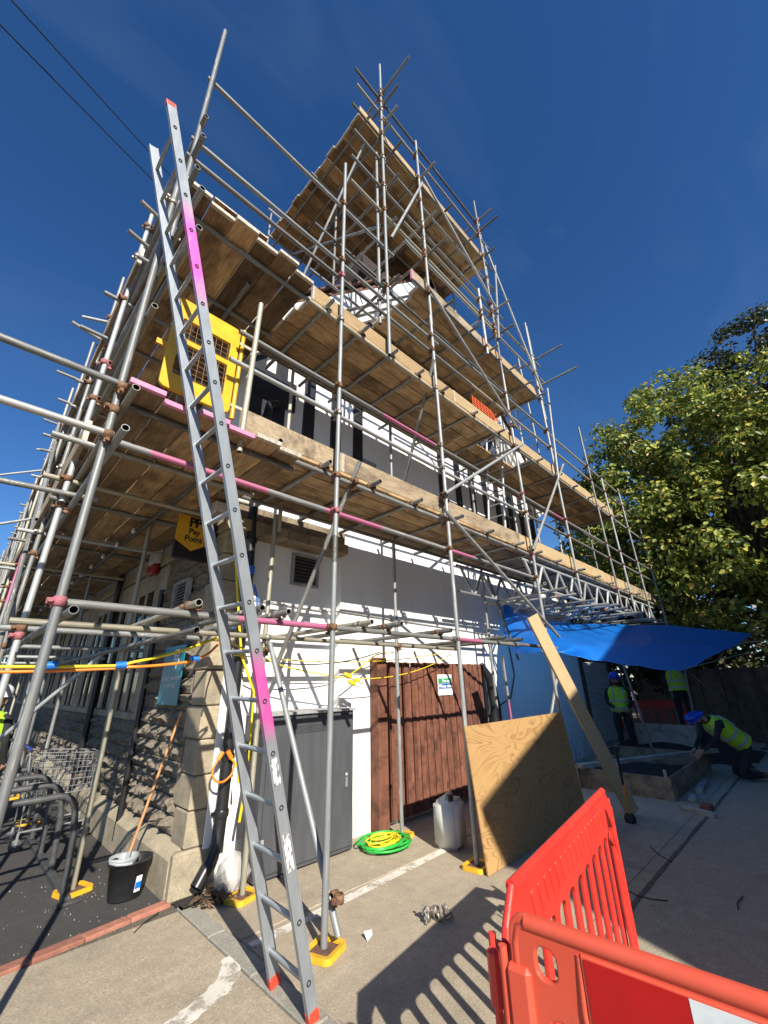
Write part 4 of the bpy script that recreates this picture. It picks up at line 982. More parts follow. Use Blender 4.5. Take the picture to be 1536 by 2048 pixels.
shared('logo', textmesh('co', .17, 'sign_white', .001, bold=.006), GS, (SX-.097, 5.12, 2.03), RY); shared('logo', textmesh('op', .17, 'sign_white', .001, bold=.006), GS, (SX-.097, 5.12, 1.94), RY)
PP = empty('payment_sign', (1.58, 4.62, 3.0), 'yellow and black projecting pay point shop sign below the lower deck', 'sign')
build('back_board', MB().bbox((1.38, 4.62, 2.97), (1.82, 4.68, 3.44), .006), 'black_gloss', PP)
s = MB(); pent = [(1.37, 3.46), (1.37, 3.17), (1.56, 3.06), (1.75, 3.17), (1.75, 3.46)][::-1]
s.add([(x, 4.595, z) for x, z in pent]+[(x, 4.618, z) for x, z in pent], [(4, 3, 2, 1, 0), (5, 6, 7, 8, 9)]+[(i, (i+1) % 5, 5+(i+1) % 5, 5+i) for i in range(5)]); build('yellow_panel', s, 'sign_yellow', PP)
shared('lettering', textmesh('Pay\nPoint', .092, 'black_gloss', .001, bold=.002), PP, (1.56, 4.592, 3.235), (pi/2, 0, 0))
shared('logo', textmesh('PP', .15, 'black_gloss', .001, spacing=.85, bold=.006), PP, (1.56, 4.592, 3.385), (pi/2, 0, 0))
build('arm', MB().box((1.82, 4.63, 3.3), (SX+.0, 4.67, 3.34)), 'black_gloss', PP)
AB = empty('alarm_box', (SX-.1, 6.72, 3.34), 'white and red burglar alarm box high on the stone front', 'alarm')
build('case', MB().bbox((SX-.14, 6.55, 3.38), (SX-.04, 6.87, 3.62), .02), 'alarm_white', AB); build('lower_case', MB().bbox((SX-.145, 6.57, 3.22), (SX-.04, 6.85, 3.379), .03), 'alarm_red', AB)
FL = empty('floodlight', (1.66, 4.15, 3.36), 'grey floodlight box hung beneath the lower deck beside the pay sign', 'lamp')
build('case', MB().bbox((1.56, 4.1, 3.38), (1.78, 4.22, 3.52), .015), 'alarm_white', FL); build('glass', MB().bbox((1.575, 4.09, 3.365), (1.765, 4.2, 3.379), .004), 'vent_grey', FL); build('bracket', MB().box((1.66, 4.22, 3.44), (1.70, 4.37, 3.47)), 'vent_grey', FL)

# ------------------------------------------------------------------ SHEET, LEANING BOARD, JERRYCAN, HOSES
pa = math.atan2(.12, 1.22)
s = MB().bbox((-1.22, -.009, 0), (1.22, .009, 1.22), .002); PL = build('plywood_sheet', s, 'plywood', base=(0, 0, 0))
PL.location = (5.20, 2.735, .003); PL.rotation_euler = (-pa, 0, .012)
tag(PL, 'large plywood sheet with swirling grain leaning on the scaffold standards', 'plywood')
s = MB().bbox((-.11, -.019, 0), (.11, .019, 2.72), .003); LB = build('leaning_plank', s, 'pine_upright', base=(0, 0, 0))
a_ = Vector((6.80, 2.30, .02)); d_ = (Vector((5.85, 2.80, 2.50))-a_); LB.location = a_
zx = d_.normalized(); xx_ = Vector((.93, -.36, 0)); xx_ = (xx_-zx*xx_.dot(zx)).normalized(); yy_ = zx.cross(xx_)
LB.rotation_euler = Matrix((xx_, yy_, zx)).transposed().to_euler()
for v_ in LB.data.vertices: pass
tag(LB, 'pale pine plank leaning diagonally behind the plywood sheet', 'plank')
JC = empty('jerrycan', (4.37, 3.42, 0), 'white plastic jerrycan standing beside the plywood sheet', 'container')
bm = bmesh.new(); bmesh.ops.create_cube(bm, size=1)
for v in bm.verts: v.co = Vector((v.co.x*.32, v.co.y*.28, v.co.z*.44))
bmesh.ops.bevel(bm, geom=bm.edges[:], offset=.04, segments=3, affect='EDGES')
s = MB(); s.bm(bm, 0, Matrix.Translation((4.37, 3.42, .222)) @ Matrix.Rotation(.3, 4, 'Z'), True); build('body', s, 'jerry', JC)
build('handle', MB().tube([(4.28, 3.40, .44), (4.29, 3.40, .475), (4.36, 3.42, .485), (4.45, 3.45, .475), (4.46, 3.45, .43)], .018, 8), 'jerry', JC)
build('cap', MB().lathe([(0, .05), (.03, .05), (.032, .0), (.03, -.01)], (4.29, 3.33, .45), 12), 'black_gloss', JC)
def coil(cx, cy, r, turns, rr, z0, seed, ell=.8):
    rnd = random.Random(seed); pts = []
    for i in range(int(turns*22)):
        a = i*2*pi/22; q = r*(1+.22*sin(a*.37+seed)+.16*sin(a*1.13))+rnd.uniform(-.006, .006)
        pts.append((cx+q*cos(a)*1.1+.05*sin(a*.21), cy+q*sin(a)*ell+.05*cos(a*.17), z0+rr+.0035*i/22*2.2+.012*abs(sin(a*.5+seed))))
    return pts
tag(build('garden_hose', MB().tube(coil(3.88, 3.98, .235, 5.5, .011, 0, 2)+[(4.14, 3.86, .02), (4.02, 3.74, .012), (3.78, 3.76, .012), (3.66, 3.86, .012), (3.74, 3.93, .03)], .011, 7), 'hose_green'), 'bright green hose coiled on the concrete beside the cabinet', 'hose')
tag(build('extension_lead', MB().tube(coil(3.88, 4.00, .155, 6, .009, .02, 5), .009, 6), 'cable_yellow'), 'yellow cable coil lying inside the coiled green hose', 'cable')

# cables strung along the scaffold
def sag(a, b_, d, n=10):
    a = Vector(a); b_ = Vector(b_); return [a.lerp(b_, i/n)-Vector((0, 0, d*4*(i/n)*(1-i/n))) for i in range(n+1)]
y1 = sag((-1.2, 3.5, 1.85), (.80, 3.32, 1.80), .03)+sag((.80, 3.30, 1.81), (1.50, 3.3, 2.05), .03)[1:]
tag(build('site_cable', MB().tube(y1, .010, 7), 'cable_yellow'), 'yellow site cable slung between the front scaffold and the ladder', 'cable')
y2 = sag((-1.2, 3.52, 1.82), (.80, 3.33, 1.785), .04)+sag((.80, 3.30, 1.79), (1.28, 3.28, 1.84), .01)[1:]+[(1.38, 3.3, 1.90), (1.50, 3.3, 2.03)]
tag(build('site_cable', MB().tube(y2, .010, 7), 'cable_orange'), 'orange site cable taped below the yellow cable near the ladder', 'cable')
for p, t_ in (((.43, 3.33, 1.795), 'wrapped nearest the corner standard'), ((.80, 3.31, 1.80), 'wrapped midway along the slung cables'), ((1.27, 3.29, 1.85), 'holding the orange cable near the ladder')):
    s = MB(); s.tube([(p[0]-.03, p[1], p[2]), (p[0]+.03, p[1]-.005, p[2]+.005)], .024, 8); tag(build('cable_tape', s, 'tape_blue'), 'blue tape '+t_, 'tape')
yb = MB().tube(smooth([(1.5, 3.5, 2.02), (1.82, 4.05, 2.08), (2.46, 4.08, 1.86), (3.06, 4.08, 1.76), (3.35, 4.08, 1.73), (3.6, 4.1, 1.82), (3.94, 4.12, 2.0), (4.3, 4.15, 2.04)]), .008, 6)
tag(build('site_cable', yb, 'cable_yellow'), 'yellow cable drooping across the white wall to the connectors', 'cable')
tag(build('site_cable', MB().tube(sag((3.40, 4.09, 1.72), (5.58, 4.1, 2.06), .12), .006, 6), 'cable_yellow'), 'thin yellow cable looping from the connectors over the brown screen', 'cable')
tag(build('site_cable', MB().tube(sag((2.0, 4.2, 1.95), (5.5, 4.2, 2.08), .10), .006, 6), 'cable_yellow'), 'thin yellow cable hung just above the grey cabinet', 'cable')
tag(build('site_cable', MB().tube(sag((2.3, 4.15, 1.90), (4.1, 4.2, 2.05), .09), .007, 6), 'cable_black'), 'black cable looping behind the bright standard before the white wall', 'cable')
tag(build('site_cable', MB().tube([(1.75, 4.2, 3.55), (1.95, 4.28, 2.9), (2.05, 4.26, 2.3), (2.10, 4.22, 1.95), (2.28, 4.22, 1.6), (2.30, 4.22, .9), (2.25, 4.21, .5)], .014, 6), 'cable_yellow'), 'yellow cable running down beside the black downpipe', 'cable')
cn = empty('cable_connector', (3.42, 4.06, 1.68), 'yellow plug connectors hanging mid air from the drooping cable', 'connector')
for dx, dz in ((-.03, .03), (.10, -.02), (.03, -.05)):
    build('plug', MB().tube([(3.38+dx, 4.06, 1.74+dz), (3.42+dx, 4.05, 1.72+dz), (3.47+dx, 4.04, 1.70+dz)], .026, 8, rs=[.018, .028, .022]), 'cable_yellow', cn)
    build('socket', MB().tube([(3.47+dx, 4.04, 1.70+dz), (3.52+dx, 4.03, 1.69+dz)], .024, 8), 'sign_white', cn)
ol_ = [(1.98, 4.2, 1.04), (1.93, 4.19, .96), (1.95, 4.18, .88), (2.03, 4.18, .85), (2.11, 4.18, .90), (2.13, 4.19, .98), (2.10, 4.2, 1.05)]
lp = empty('cable_loop', (2.03, 4.2, .85), 'orange cable loop with plugs hanging on the black downpipe', 'cable')
build('loop', MB().tube(smooth(ol_), .010, 7), 'cable_orange', lp); build('plug', MB().tube([(1.97, 4.2, 1.03), (2.01, 4.2, 1.09)], .022, 8), 'cable_orange', lp); build('plug', MB().tube([(2.06, 4.2, 1.09), (2.10, 4.2, 1.03)], .022, 8), 'cable_orange', lp)
build('tail', MB().tube([(2.10, 4.2, 1.03), (2.17, 4.19, .95), (2.19, 4.19, .82)], .011, 6), 'cable_yellow', lp)
st_ = empty('ratchet_strap', (2.12, 4.25, 2.1), 'blue strap wrapped round the black downpipe beside the ladder', 'strap')
for z in (2.82, 2.55): build('wrap', MB().lathe([(.06, 0), (.064, .01), (.064, .09), (.06, .10)], (2.12, 4.30, z), 12), 'tape_blue', st_)
build('tail', MB().tube([(2.17, 4.24, 2.7), (2.22, 4.22, 2.55), (2.24, 4.22, 2.3)], .014, 5), 'tape_blue', st_)
build('bundle', MB().tube([(1.9, 4.1, 2.2), (1.98, 4.08, 2.3), (2.06, 4.09, 2.22), (2.10, 4.1, 2.34), (2.16, 4.1, 2.2)], .026, 6), 'tape_blue', st_)
# festoon bulbs below the deck of the front scaffold
fe = empty('festoon_string', (1.15, 9, 3.4), 'string of small white bulbs hung beneath the front scaffold deck', 'string lights')
build('flex', MB().tube([(1.13, 5.2+i*.6, 3.47-.03*(i % 2)) for i in range(14)], .006, 5), 'cable_black', fe)
for i in range(11):
    y = 5.4+i*.72; build('bulb', MB().lathe([(0, -.03), (.018, -.026), (.024, -.005), (.014, .02), (.012, .035)], (1.13, y, 3.41), 8), 'bulb', fe)

# ------------------------------------------------------------------ RED BARRIERS
def barrier(label, loc, rz, mat, sheet, group):
    o = empty('safety_barrier', loc, label, 'barrier', group); o.rotation_euler = (0, 0, rz)
    W, H = .93, 1.0
    ol = [(-W+.02, .06), (W-.02, .06), (W, .10), (W, .80), (W-.05, .90), (W-.14, H-.005), (-W+.14, H-.005), (-W+.05, .90), (-W, .80), (-W, .10)]
    if sheet: ol = rrect(-W, .06, W, H, .05, 5)
    holes = []
    if sheet:
        for sx in (-1, 1): holes += [[(sx*p[0], p[1]) for p in rrect(W-.138, .865, W-.066, .948, .03, 4)], [(sx*p[0], p[1]) for p in rrect(W-.175, .64, W-.085, .80, .035, 4)]]
    else:
        for sx in (-1, 1): holes.append([(sx*a, z_) for a, z_ in ((W-.05, .64), (W-.05, .78), (W-.13, .88), (W-.20, .915), (W-.20, .76))])
    ns = 11
    for k in range(ns):
        x0 = -W+.10+k*(2*W-.2)/ns
        holes.append(rrect(x0+.019, .15, x0+(2*W-.2)/ns-.019, .56 if sheet else .79, .04, 5))
    me = panelmesh(ol, holes, .005, .006, mat, 'barrier_panel', 2)
    for p in me.polygons: p.use_smooth = False
    pn = link('panel', me, o)
    for e_ in (-1, 1):       # round rails wrap the edge
        pass
    e1 = .05 if sheet else .13
    s = MB().tube([(-W+e1, 0, .985), (W-e1, 0, .985)], .020 if sheet else .020, 14); link('top_rail', s.mesh('top_rail', mat), o)
    for sx in (-1, 1):
        s = MB().tube([(sx*(W-.012), 0, .08), (sx*(W-.012), 0, .80), (sx*(W-.06), 0, .905), (sx*(W-.135), 0, .985)] if not sheet else [(sx*(W-.012), 0, .08), (sx*(W-.012), 0, .93), (sx*(W-.025), 0, .97), (sx*(W-.055), 0, .985)], .015, 8); link('side_rail', s.mesh('side_rail', mat), o)
        s = MB().bbox((sx*W-.02, -.030, .74), (sx*W+.055, .012, .885), .012); s.tube([(sx*(W+.03), -.012, .66), (sx*(W+.03), -.012, .915)], .013, 8); link('hinge_lug', s.mesh('hinge_lug', mat), o)
        s = MB().bbox((sx*(W-.28)-.06, -.25, 0), (sx*(W-.28)+.06, .25, .07), .02); link('foot', s.mesh('foot', mat if not sheet else 'rubber_and_hollow_shade'), o)
    if sheet:
        s = MB().bbox((-W+.205, -.018, .68), (W-.205, -.006, .962), .004); link('recess_panel', s.mesh('recess_panel', mat), o)
        xs_ = [-W+.215+k*(2*W-.43)/6 for k in range(7)]
        for i in range(6):
            s = MB(); s.box((xs_[i]+.001, -.0205, .70), (xs_[i+1]-.001, -.0182, .955)); link('reflective_sheet', s.mesh('reflective_sheet', 'reflect_red' if i % 2 == 0 else 'reflect_white'), o)
        s = MB().tube([(-W+.20, -.006, .955), (-W+.195, -.010, .84), (-W+.205, -.012, .72), (-W+.245, -.012, .68), (W-.245, -.012, .68), (W-.20, -.012, .72), (W-.195, -.010, .955)], .010, 8); link('moulded_rim', s.mesh('moulded_rim', mat), o)
    else:
        for k in range(17):
            x0 = -W+.30+k*.078
            s = MB(); rr_ = Matrix.Rotation(.0, 3, 'Y'); s.bbox((x0, .008, .84), (x0+.024, .018, .94), .006, M4=Matrix.Translation((x0, 0, .89)) @ Matrix.Rotation(.35, 4, 'Y') @ Matrix.Translation((-x0, 0, -.89))); link('rib', s.mesh('rib', mat), o)
    return o
barrier('bright red slotted plastic barrier with plain ribbed panel casting slotted shadow', (2.40, 1.125, 0), radians(8.5)+pi, 'red_plastic', False, 'red pedestrian barriers')
barrier('orange red plastic barrier with red and white reflective sheeting', (1.50, -.02, 0), radians(-85.5), 'orange_red_plastic', True, 'red pedestrian barriers')
barrier('dull red plastic barrier standing behind the workers under the tarpaulin', (15.4, 4.1, .0), radians(-75), 'red_plastic', False, 'red pedestrian barriers')

# ------------------------------------------------------------------ BUCKET, MOP, CYCLE RACK, TROLLEY
BK = empty('mop_bucket', (1.56, 4.80, 0), 'black oval mop bucket with grey wringer by the stone plinth', 'bucket')
build('tub', MB().lathe([(0, .004), (.125, .004), (.13, .01), (.165, .25), (.178, .252), (.180, .275), (.165, .275), (.155, .26), (.12, .03), (0, .02)], (1.56, 4.80, 0), 26, sx=1.0, sy=.78), 'bucket_black', BK)
build('wringer', MB().lathe([(.03, .17), (.07, .20), (.105, .285), (.115, .30), (.118, .275), (.09, .22), (.05, .165)], (1.51, 4.83, 0), 18, sy=.85), 'bucket_grey', BK)
build('bail_handle', MB().tube([(1.40, 4.80, .27), (1.385, 4.74, .29), (1.42, 4.68, .285), (1.48, 4.655, .28), (1.53, 4.66, .275)], .012, 7), 'bucket_grey', BK)
build('label', MB().box((1.585, 4.668, .06), (1.635, 4.672, .17), 0, Matrix.Rotation(.30, 3, 'Z') @ Matrix.Rotation(.10, 3, 'X'), (1.585, 4.67, .06)), 'sign_white', BK); build('label_band', MB().box((1.585, 4.664, .085), (1.635, 4.667, .13), 0, Matrix.Rotation(.30, 3, 'Z') @ Matrix.Rotation(.10, 3, 'X'), (1.585, 4.67, .06)), 'tape_blue', BK)
MP = empty('mop', (1.54, 4.84, .10), 'mop with long orange wooden handle standing in the black bucket', 'mop')
build('handle', MB().tube([(1.535, 4.86, .20), (1.785, 4.76, 1.43)], .0125, 8), 'mop_wood', MP)
build('socket', MB().tube([(1.525, 4.865, .12), (1.555, 4.855, .31)], .02, 8), 'bucket_grey', MP); build('mop_head', MB().lathe([(.02, .15), (.05, .12), (.07, .06), (.05, .03), (0, .028)], (1.525, 4.865, 0), 12), 'paper', MP)
RK = empty('cycle_rack', (.75, 6.1, 0), 'dark painted tubular cycle rack with repeated hoops on the tarmac', 'cycle rack')
for x in (.28, 1.19): build('base_rail', MB().bbox((x-.03, 5.05, 0), (x+.03, 7.3, .045), .004), 'rack_paint', RK)
build('foot_plate', MB().bbox((1.10, 5.0, 0), (1.28, 5.06, .02), .004), 'rack_paint', RK)
for k in range(4):
    y = 5.2+k*.66; hh = .78
    pts = [(1.19, y, .04), (1.17, y, .45), (1.14, y, .62)]+[(1.14-.16*(1-cos(a)), y, .62+.15*sin(a)) for a in (.4, .8, 1.2, 1.55)]+[(.50, y, .765), (.40, y, .74), (.33, y, .64), (.30, y, .45), (.28, y, .04)]
    build('hoop', MB().tube(pts, .028, 10), 'rack_paint', RK)
TY = empty('shopping_trolley', (1.35, 7.15, 0), 'wire shopping trolley with blue handle parked by the stone wall', 'trolley')
tx0, tx1, ty0, ty1 = .98, 1.68, 6.9, 7.4
def P_(u, v_, z_): # basket tapers to the front (+x)
    return Vector((tx0+(tx1-tx0)*u, ty0+(ty1-ty0)*(.5+(v_-.5)*(1-.22*u)), z_))
zt = lambda u: .97-.07*u
zb = lambda u: .50+.0*u
for v_ in (0, 1):
    for k in range(7): f = k/6; build('basket_wire', MB().tube([P_(0, v_, zb(0)+f*(zt(0)-zb(0))), P_(1, v_, zb(1)+f*(zt(1)-zb(1)))], .004 if 0 < k < 6 else .007, 5), 'chrome', TY)
    for k in range(15): u = k/14; build('basket_wire', MB().tube([P_(u, v_, zb(u)), P_(u, v_, zt(u))], .003, 4), 'chrome', TY)
for u in (0, 1):
    for k in range(9): v_ = k/8; build('basket_wire', MB().tube([P_(u, v_, zb(u)), P_(u, v_, zt(u))], .003, 4), 'chrome', TY)
for k in range(12): u = k/11; build('basket_wire', MB().tube([P_(u, 0, zb(u)), P_(u, 1, zb(u))], .003, 4), 'chrome', TY)
build('handle', MB().tube([(tx0-.07, ty0-.02, 1.02), (tx0-.07, ty1+.02, 1.02)], .018, 8), 'trolley_blue', TY)
for yy in (ty0+.03, ty1-.03):
    build('chassis', MB().tube([(tx0-.06, yy, 1.0), (tx0+.02, yy, .5), (tx0+.03, yy, .18), (tx1, yy, .18)], .012, 6), 'chrome', TY)
    for xx in (tx0+.03, tx1-.02):
        build('castor', MB().lathe([(0, -.014), (.05, -.014), (.06, -.008), (.06, .008), (.05, .014), (0, .014)], (xx, yy, .062), 14, M4=Matrix.Rotation(pi/2, 4, 'X')), 'rack_paint', TY)
        build('castor_fork', MB().box((xx-.012, yy-.022, .05), (xx+.012, yy-.015, .18)), 'chrome', TY)

# ------------------------------------------------------------------ TARPAULIN
rows = [[(7.9, 4.36, 3.17), (8.5, 4.36, 3.05), (9.48, 4.34, 2.97), (10.4, 4.0, 2.9), (11.5, 3.16, 2.86), (13.0, 2.42, 2.86), (14.0, 1.03, 2.60)],
        [(7.55, 4.25, 2.6), (7.7, 3.7, 2.62), (8.3, 3.5, 2.55), (9.4, 3.2, 2.48), (10.9, 2.6, 2.5), (12.4, 2.05, 2.52), (13.6, 1.15, 2.48)],
        [(7.3, 4.05, 2.25), (6.8, 2.97, 2.16), (7.6, 2.72, 2.20), (8.7, 2.56, 2.23), (10.6, 2.05, 2.27), (12.3, 1.55, 2.31), (13.0, 1.22, 2.36)],
        [(7.23, 3.92, 2.10), (6.62, 2.93, 2.05), (7.3, 2.66, 1.94), (8.2, 2.20, 1.83), (9.4, 1.78, 1.76), (11.4, 1.60, 2.06), (12.6, 1.25, 2.30)]]
def spl(P, t):
    n_ = len(P)-1; i = min(int(t*n_), n_-1); f = t*n_-i
    p0, p1, p2, p3 = P[max(i-1, 0)], P[i], P[i+1], P[min(i+2, n_)]
    return p1*(1-f)+p2*f+((p0*-1+p1*2-p2)*(f*(1-f)*(1-f)) + (p1*-1+p2*2-p3)*(f*f*(1-f)))*.5
RWS = [[Vector(p) for p in r_] for r_ in rows]
NU, NV = 60, 22; s = MB(); vs_ = []
for j in range(NV+1):
    for i in range(NU+1):
        cp_ = [spl(r_, i/NU) for r_ in RWS]; p = spl(cp_, j/NV)
        fz = 4*(j/NV)*(1-j/NV); p = p+Vector((0, 0, .020*noise.noise(p*3.0)+(.035*noise.noise(Vector((p.x*.9, p.y*5, 0)))+.03*noise.noise(Vector((p.x*4.5+p.y*2, p.y*1.2, 2))))*(.35+.65*fz)-.05*fz*abs(sin(i/NU*pi*4))))
        vs_.append(p)
s.add(vs_, [(j*(NU+1)+i, j*(NU+1)+i+1, (j+1)*(NU+1)+i+1, (j+1)*(NU+1)+i) for j in range(NV) for i in range(NU)], 0, True)
TP = empty('tarpaulin', (9.5, 3, 1.8), 'blue tarpaulin canopy slung from the scaffold over the trench workers', 'tarpaulin')
build('sheet', s, 'tarp_blue', TP)
for r_, jj in ((RWS[0], 0), (RWS[3], 1)):
    for i in range(12):
        q = spl(r_, (i+.5)/12); build('eyelet', MB().lathe([(.012, -.003), (.022, -.003), (.024, .003), (.012, .004)], (q.x, q.y, q.z+.012), 8), 'chrome', TP)
for a_, b_ in (((13.0, 1.22, 2.36), (15.5, -1.2, 2.6)), ((12.6, 1.25, 2.30), (15.2, -1.4, 2.8)), ((14.0, 1.03, 2.6), (16, -.6, 2.9)), ((9.4, 1.78, 1.78), (13.5, .4, 2.35))):
    build('guy_rope', MB().tube([a_, b_], .006, 5), 'deal_white', TP)
for p, q, nm in (((10.35, 2.85, 0), (9.7, 2.9, 2.1), 'prop'), ((11.9, 2.4, 0), (10.9, 2.05, 2.2), 'prop')): build(nm, MB().tube([p, q], .024, 8), 'galv_mid', TP)
# black rolled plastic at the end of the screen
bp_ = MB(); pts = [(6.86, 4.30, .0), (6.84, 4.28, .7), (6.95, 4.27, 1.2), (6.90, 4.29, 1.7), (6.74, 4.33, 1.93)]
bp_.tube(pts, .09, 9, rs=[.17, .15, .11, .09, .05]); tag(build('plastic_roll', bp_, 'black_gloss'), 'crumpled black plastic roll upright at the end of the brown screen', 'plastic sheet')
tag(build('wall_cable', MB().tube([(7.95, 4.40, 2.3), (8.0, 4.39, 1.75), (7.75, 4.39, 1.35), (7.2, 4.39, 1.2), (7.3, 4.39, .9), (7.8, 4.39, .75)], .012, 6), 'cable_black'), 'black cable drooping down the blue lit wall beneath the tarpaulin', 'cable')

# ------------------------------------------------------------------ TRENCH BOX, TIMBER, TOOLS
FB = empty('trench_formwork', (9.3, 2.8, 0), 'open plywood formwork box round the trench under the tarpaulin', 'formwork')
build('front_board', MB().bbox((7.88, 2.06, 0), (7.90, 3.75, .29), .002), 'board_grey', FB); build('side_board', MB().bbox((7.905, 2.06, 0), (10.7, 2.08, .30), .002), 'board_grey', FB)
build('back_board', MB().bbox((10.72, 2.06, 0), (10.74, 3.75, .30), .002), 'board_grey', FB)
for x, y, h in ((7.86, 2.75, .42), (7.93, 2.12, .38), (10.66, 2.12, .35), (7.86, 3.4, .33)): build('stake', MB().bbox((x-.02, y-.02, 0), (x+.02, y+.02, h), .003), 'deal_white', FB)
so_ = MB(); bm = bmesh.new(); bmesh.ops.create_grid(bm, x_segments=28, y_segments=16, size=.5)
for v in bm.verts:
    hh = .05+.05*noise.noise(v.co*9)+.03*noise.noise(v.co*23); v.co = Vector((9.3+v.co.x*2.74, 2.92+v.co.y*1.6, hh))
so_.bm(bm, 0, None, True); tag(build('trench_soil', so_, 'soil'), kind='structure')
def lumber(a, b_, w, t, mat, label):
    a = Vector(a); b_ = Vector(b_); d = b_-a; s = MB().bbox((0, -w/2, -t/2), (d.length, w/2, t/2), .003); o = build('timber_length', s, mat, base=(0, 0, 0))
    o.location = a; o.rotation_euler = d.to_track_quat('X', 'Z').to_euler(); return tag(o, label, 'timber')
lumber((7.72, 3.30, .335), (10.75, 1.92, .345), .12, .06, 'deal_white', 'long pale timber laid across the trench formwork')
lumber((7.52, 1.90, .026), (7.33, 1.50, .026), .09, .05, 'deal_white', 'short pale timber offcut on the shaded slab before the formwork')
lumber((9.6, 1.98, .03), (8.6, 1.90, .03), .10, .06, 'deal_white', 'timber length lying along the outer formwork side')
lumber((8.25, 1.92, .03), (7.95, 1.86, .03), .10, .05, 'deal_white', 'stubby pale offcut beside the formwork corner')
tag(build('brick_piece', MB().bbox((7.60, 1.60, 0), (7.80, 1.72, .065), .006), 'bollard_brick'), 'single red brick beside the pale timber offcut', 'brick')
s = MB().bbox((-.009, -.62, 0), (.009, .62, .45), .002); o = build('plywood_offcut', s, 'deal_white', base=(0, 0, 0)); o.location = (12.0, 3.0, .2); o.rotation_euler = (0, .1, 0); tag(o, 'weathered plywood offcut propped on the spoil behind the trench', 'plywood')
SB = empty('digging_bar', (6.47, 2.24, 0), 'orange and black digging bar standing beside the leaning plank', 'tool')
build('lower_shaft', MB().tube([(6.47, 2.24, .08), (6.38, 2.21, .42)], .016, 8), 'cable_orange', SB); build('upper_shaft', MB().tube([(6.38, 2.21, .42), (6.27, 2.17, .83)], .015, 8), 'black_gloss', SB)
build('head', MB().lathe([(0, 0), (.06, 0), (.07, .04), (.05, .09), (0, .10)], (6.48, 2.245, 0), 10), 'grate_iron', SB)
build('t_handle', MB().tube([(6.23, 2.12, .84), (6.31, 2.22, .84)], .016, 8), 'black_gloss', SB)
# loose fittings, litter, twigs
CF = empty('loose_couplers', (3.06, 2.6, 0), 'pair of loose silver scaffold couplers lying on the concrete', 'coupler')
for dx, dy, rz in ((-.06, .05, .4), (.04, -.01, 1.6), (.13, -.06, 2.4)):
    c_ = shared('clamp', CM[2], CF, (3.06+dx*.7, 2.6+dy*.7, .030), (pi/2*.9, .3, rz), (.75, .75, .75))
s = MB(); s.add([(2.54, 2.78, .004), (2.58, 2.77, .03), (2.585, 2.81, .006), (2.55, 2.83, .04), (2.60, 2.80, .045)], [(0, 1, 4, 3), (1, 2, 4), (2, 3, 4), (0, 3, 2), (0, 2, 1)]); tag(build('paper_scrap', s, 'paper'), 'crumpled scrap of white paper on the sunlit concrete', 'litter')
s = MB()
for i in range(420):
    x = R(1.98, 7.2); y = R(-.4, 4.3) if i % 3 else random.choice((1.6, 3.46))+random.gauss(0, .05)
    if y > 4.2: continue
    r_ = R(.002, .007); a = R(0, 6.28); c1, s1 = cos(a)*r_, sin(a)*r_*R(.4, 1)
    s.add([(x-c1, y-s1, .002), (x+s1, y-c1, .003), (x+c1, y+s1, .002), (x-s1, y+c1, .002+r_*.6)], [(0, 1, 2, 3), (0, 3, 1), (1, 3, 2)])
tag(build('site_grit', s, 'dry_leaf'), 'loose grit and leaf crumbs scattered over the concrete', 'grit', kind='stuff')
def twig(pts, label): tag(build('twig', MB().tube([(x, y, .006) for x, y in pts], .004, 5), 'twig'), label, 'twig')
twig([(4.55, 1.75), (4.48, 1.62), (4.50, 1.50), (4.55, 1.42)], 'curved dark twig on the shaded slab beyond the barrier')
twig([(4.75, 1.0), (4.88, 1.02), (5.02, 1.0)], 'forked dark twig on the shaded concrete far from the joint')
twig([(5.75, 1.85), (5.55, 1.72), (5.42, 1.58)], 'thin straight twig on the slab below the leaning plank')
twig([(1.45, 4.12), (1.55, 4.22), (1.68, 4.30)], 'dark twig on the pale concrete beside the brick edging')
def litter_pile(cx, cy, n_, name, label):
    s = MB()
    for i in range(n_):
        p = Vector((random.gauss(cx, .09), random.gauss(cy, .07), R(.008, .06))); a = Vector((R(-1, 1), R(-1, 1), R(-.4, .6))).normalized()*R(.02, .05); b_ = a.cross(Vector((R(-.3, .3), R(-.3, .3), 1))).normalized()*R(.01, .025)
        s.add([p-a, p+b_, p+a+Vector((0, 0, .01)), p-b_], [(0, 1, 2, 3)])
    o = build(name, s, 'dry_leaf'); tag(o, label, 'leaves', kind='stuff')
litter_pile(2.12, 4.14, 160, 'dead_leaves', 'dry brown leaves gathered at the foot of the downpipe')
s = MB()
for i in range(120):
    x = random.gauss(1.45, .30); y = random.gauss(5.05, .45); r_ = R(.002, .006)
    if x > 1.74: continue
    s.box((x, y, -.002), (x+r_*R(.6, 1.6), y+r_, .003+r_*.4))
o = build('mortar_crumbs', s, 'vent_grey'); tag(o, 'pale crumbs of mortar scattered on the tarmac by the plinth', 'debris', kind='stuff')
s = MB(); bm = bmesh.new(); bmesh.ops.create_icosphere(bm, subdivisions=2, radius=1)
for v in bm.verts: v.co = Vector((v.co.x*.15, v.co.y*.12, max(v.co.z, -.5)*.17))*(1+.25*noise.noise(v.co*2.5))
s.bm(bm, 0, Matrix.Translation((2.22, 4.18, .13)), False); tag(build('polythene_bag', s, 'film'), 'crumpled translucent polythene bag at the foot of the downpipe', 'bag')

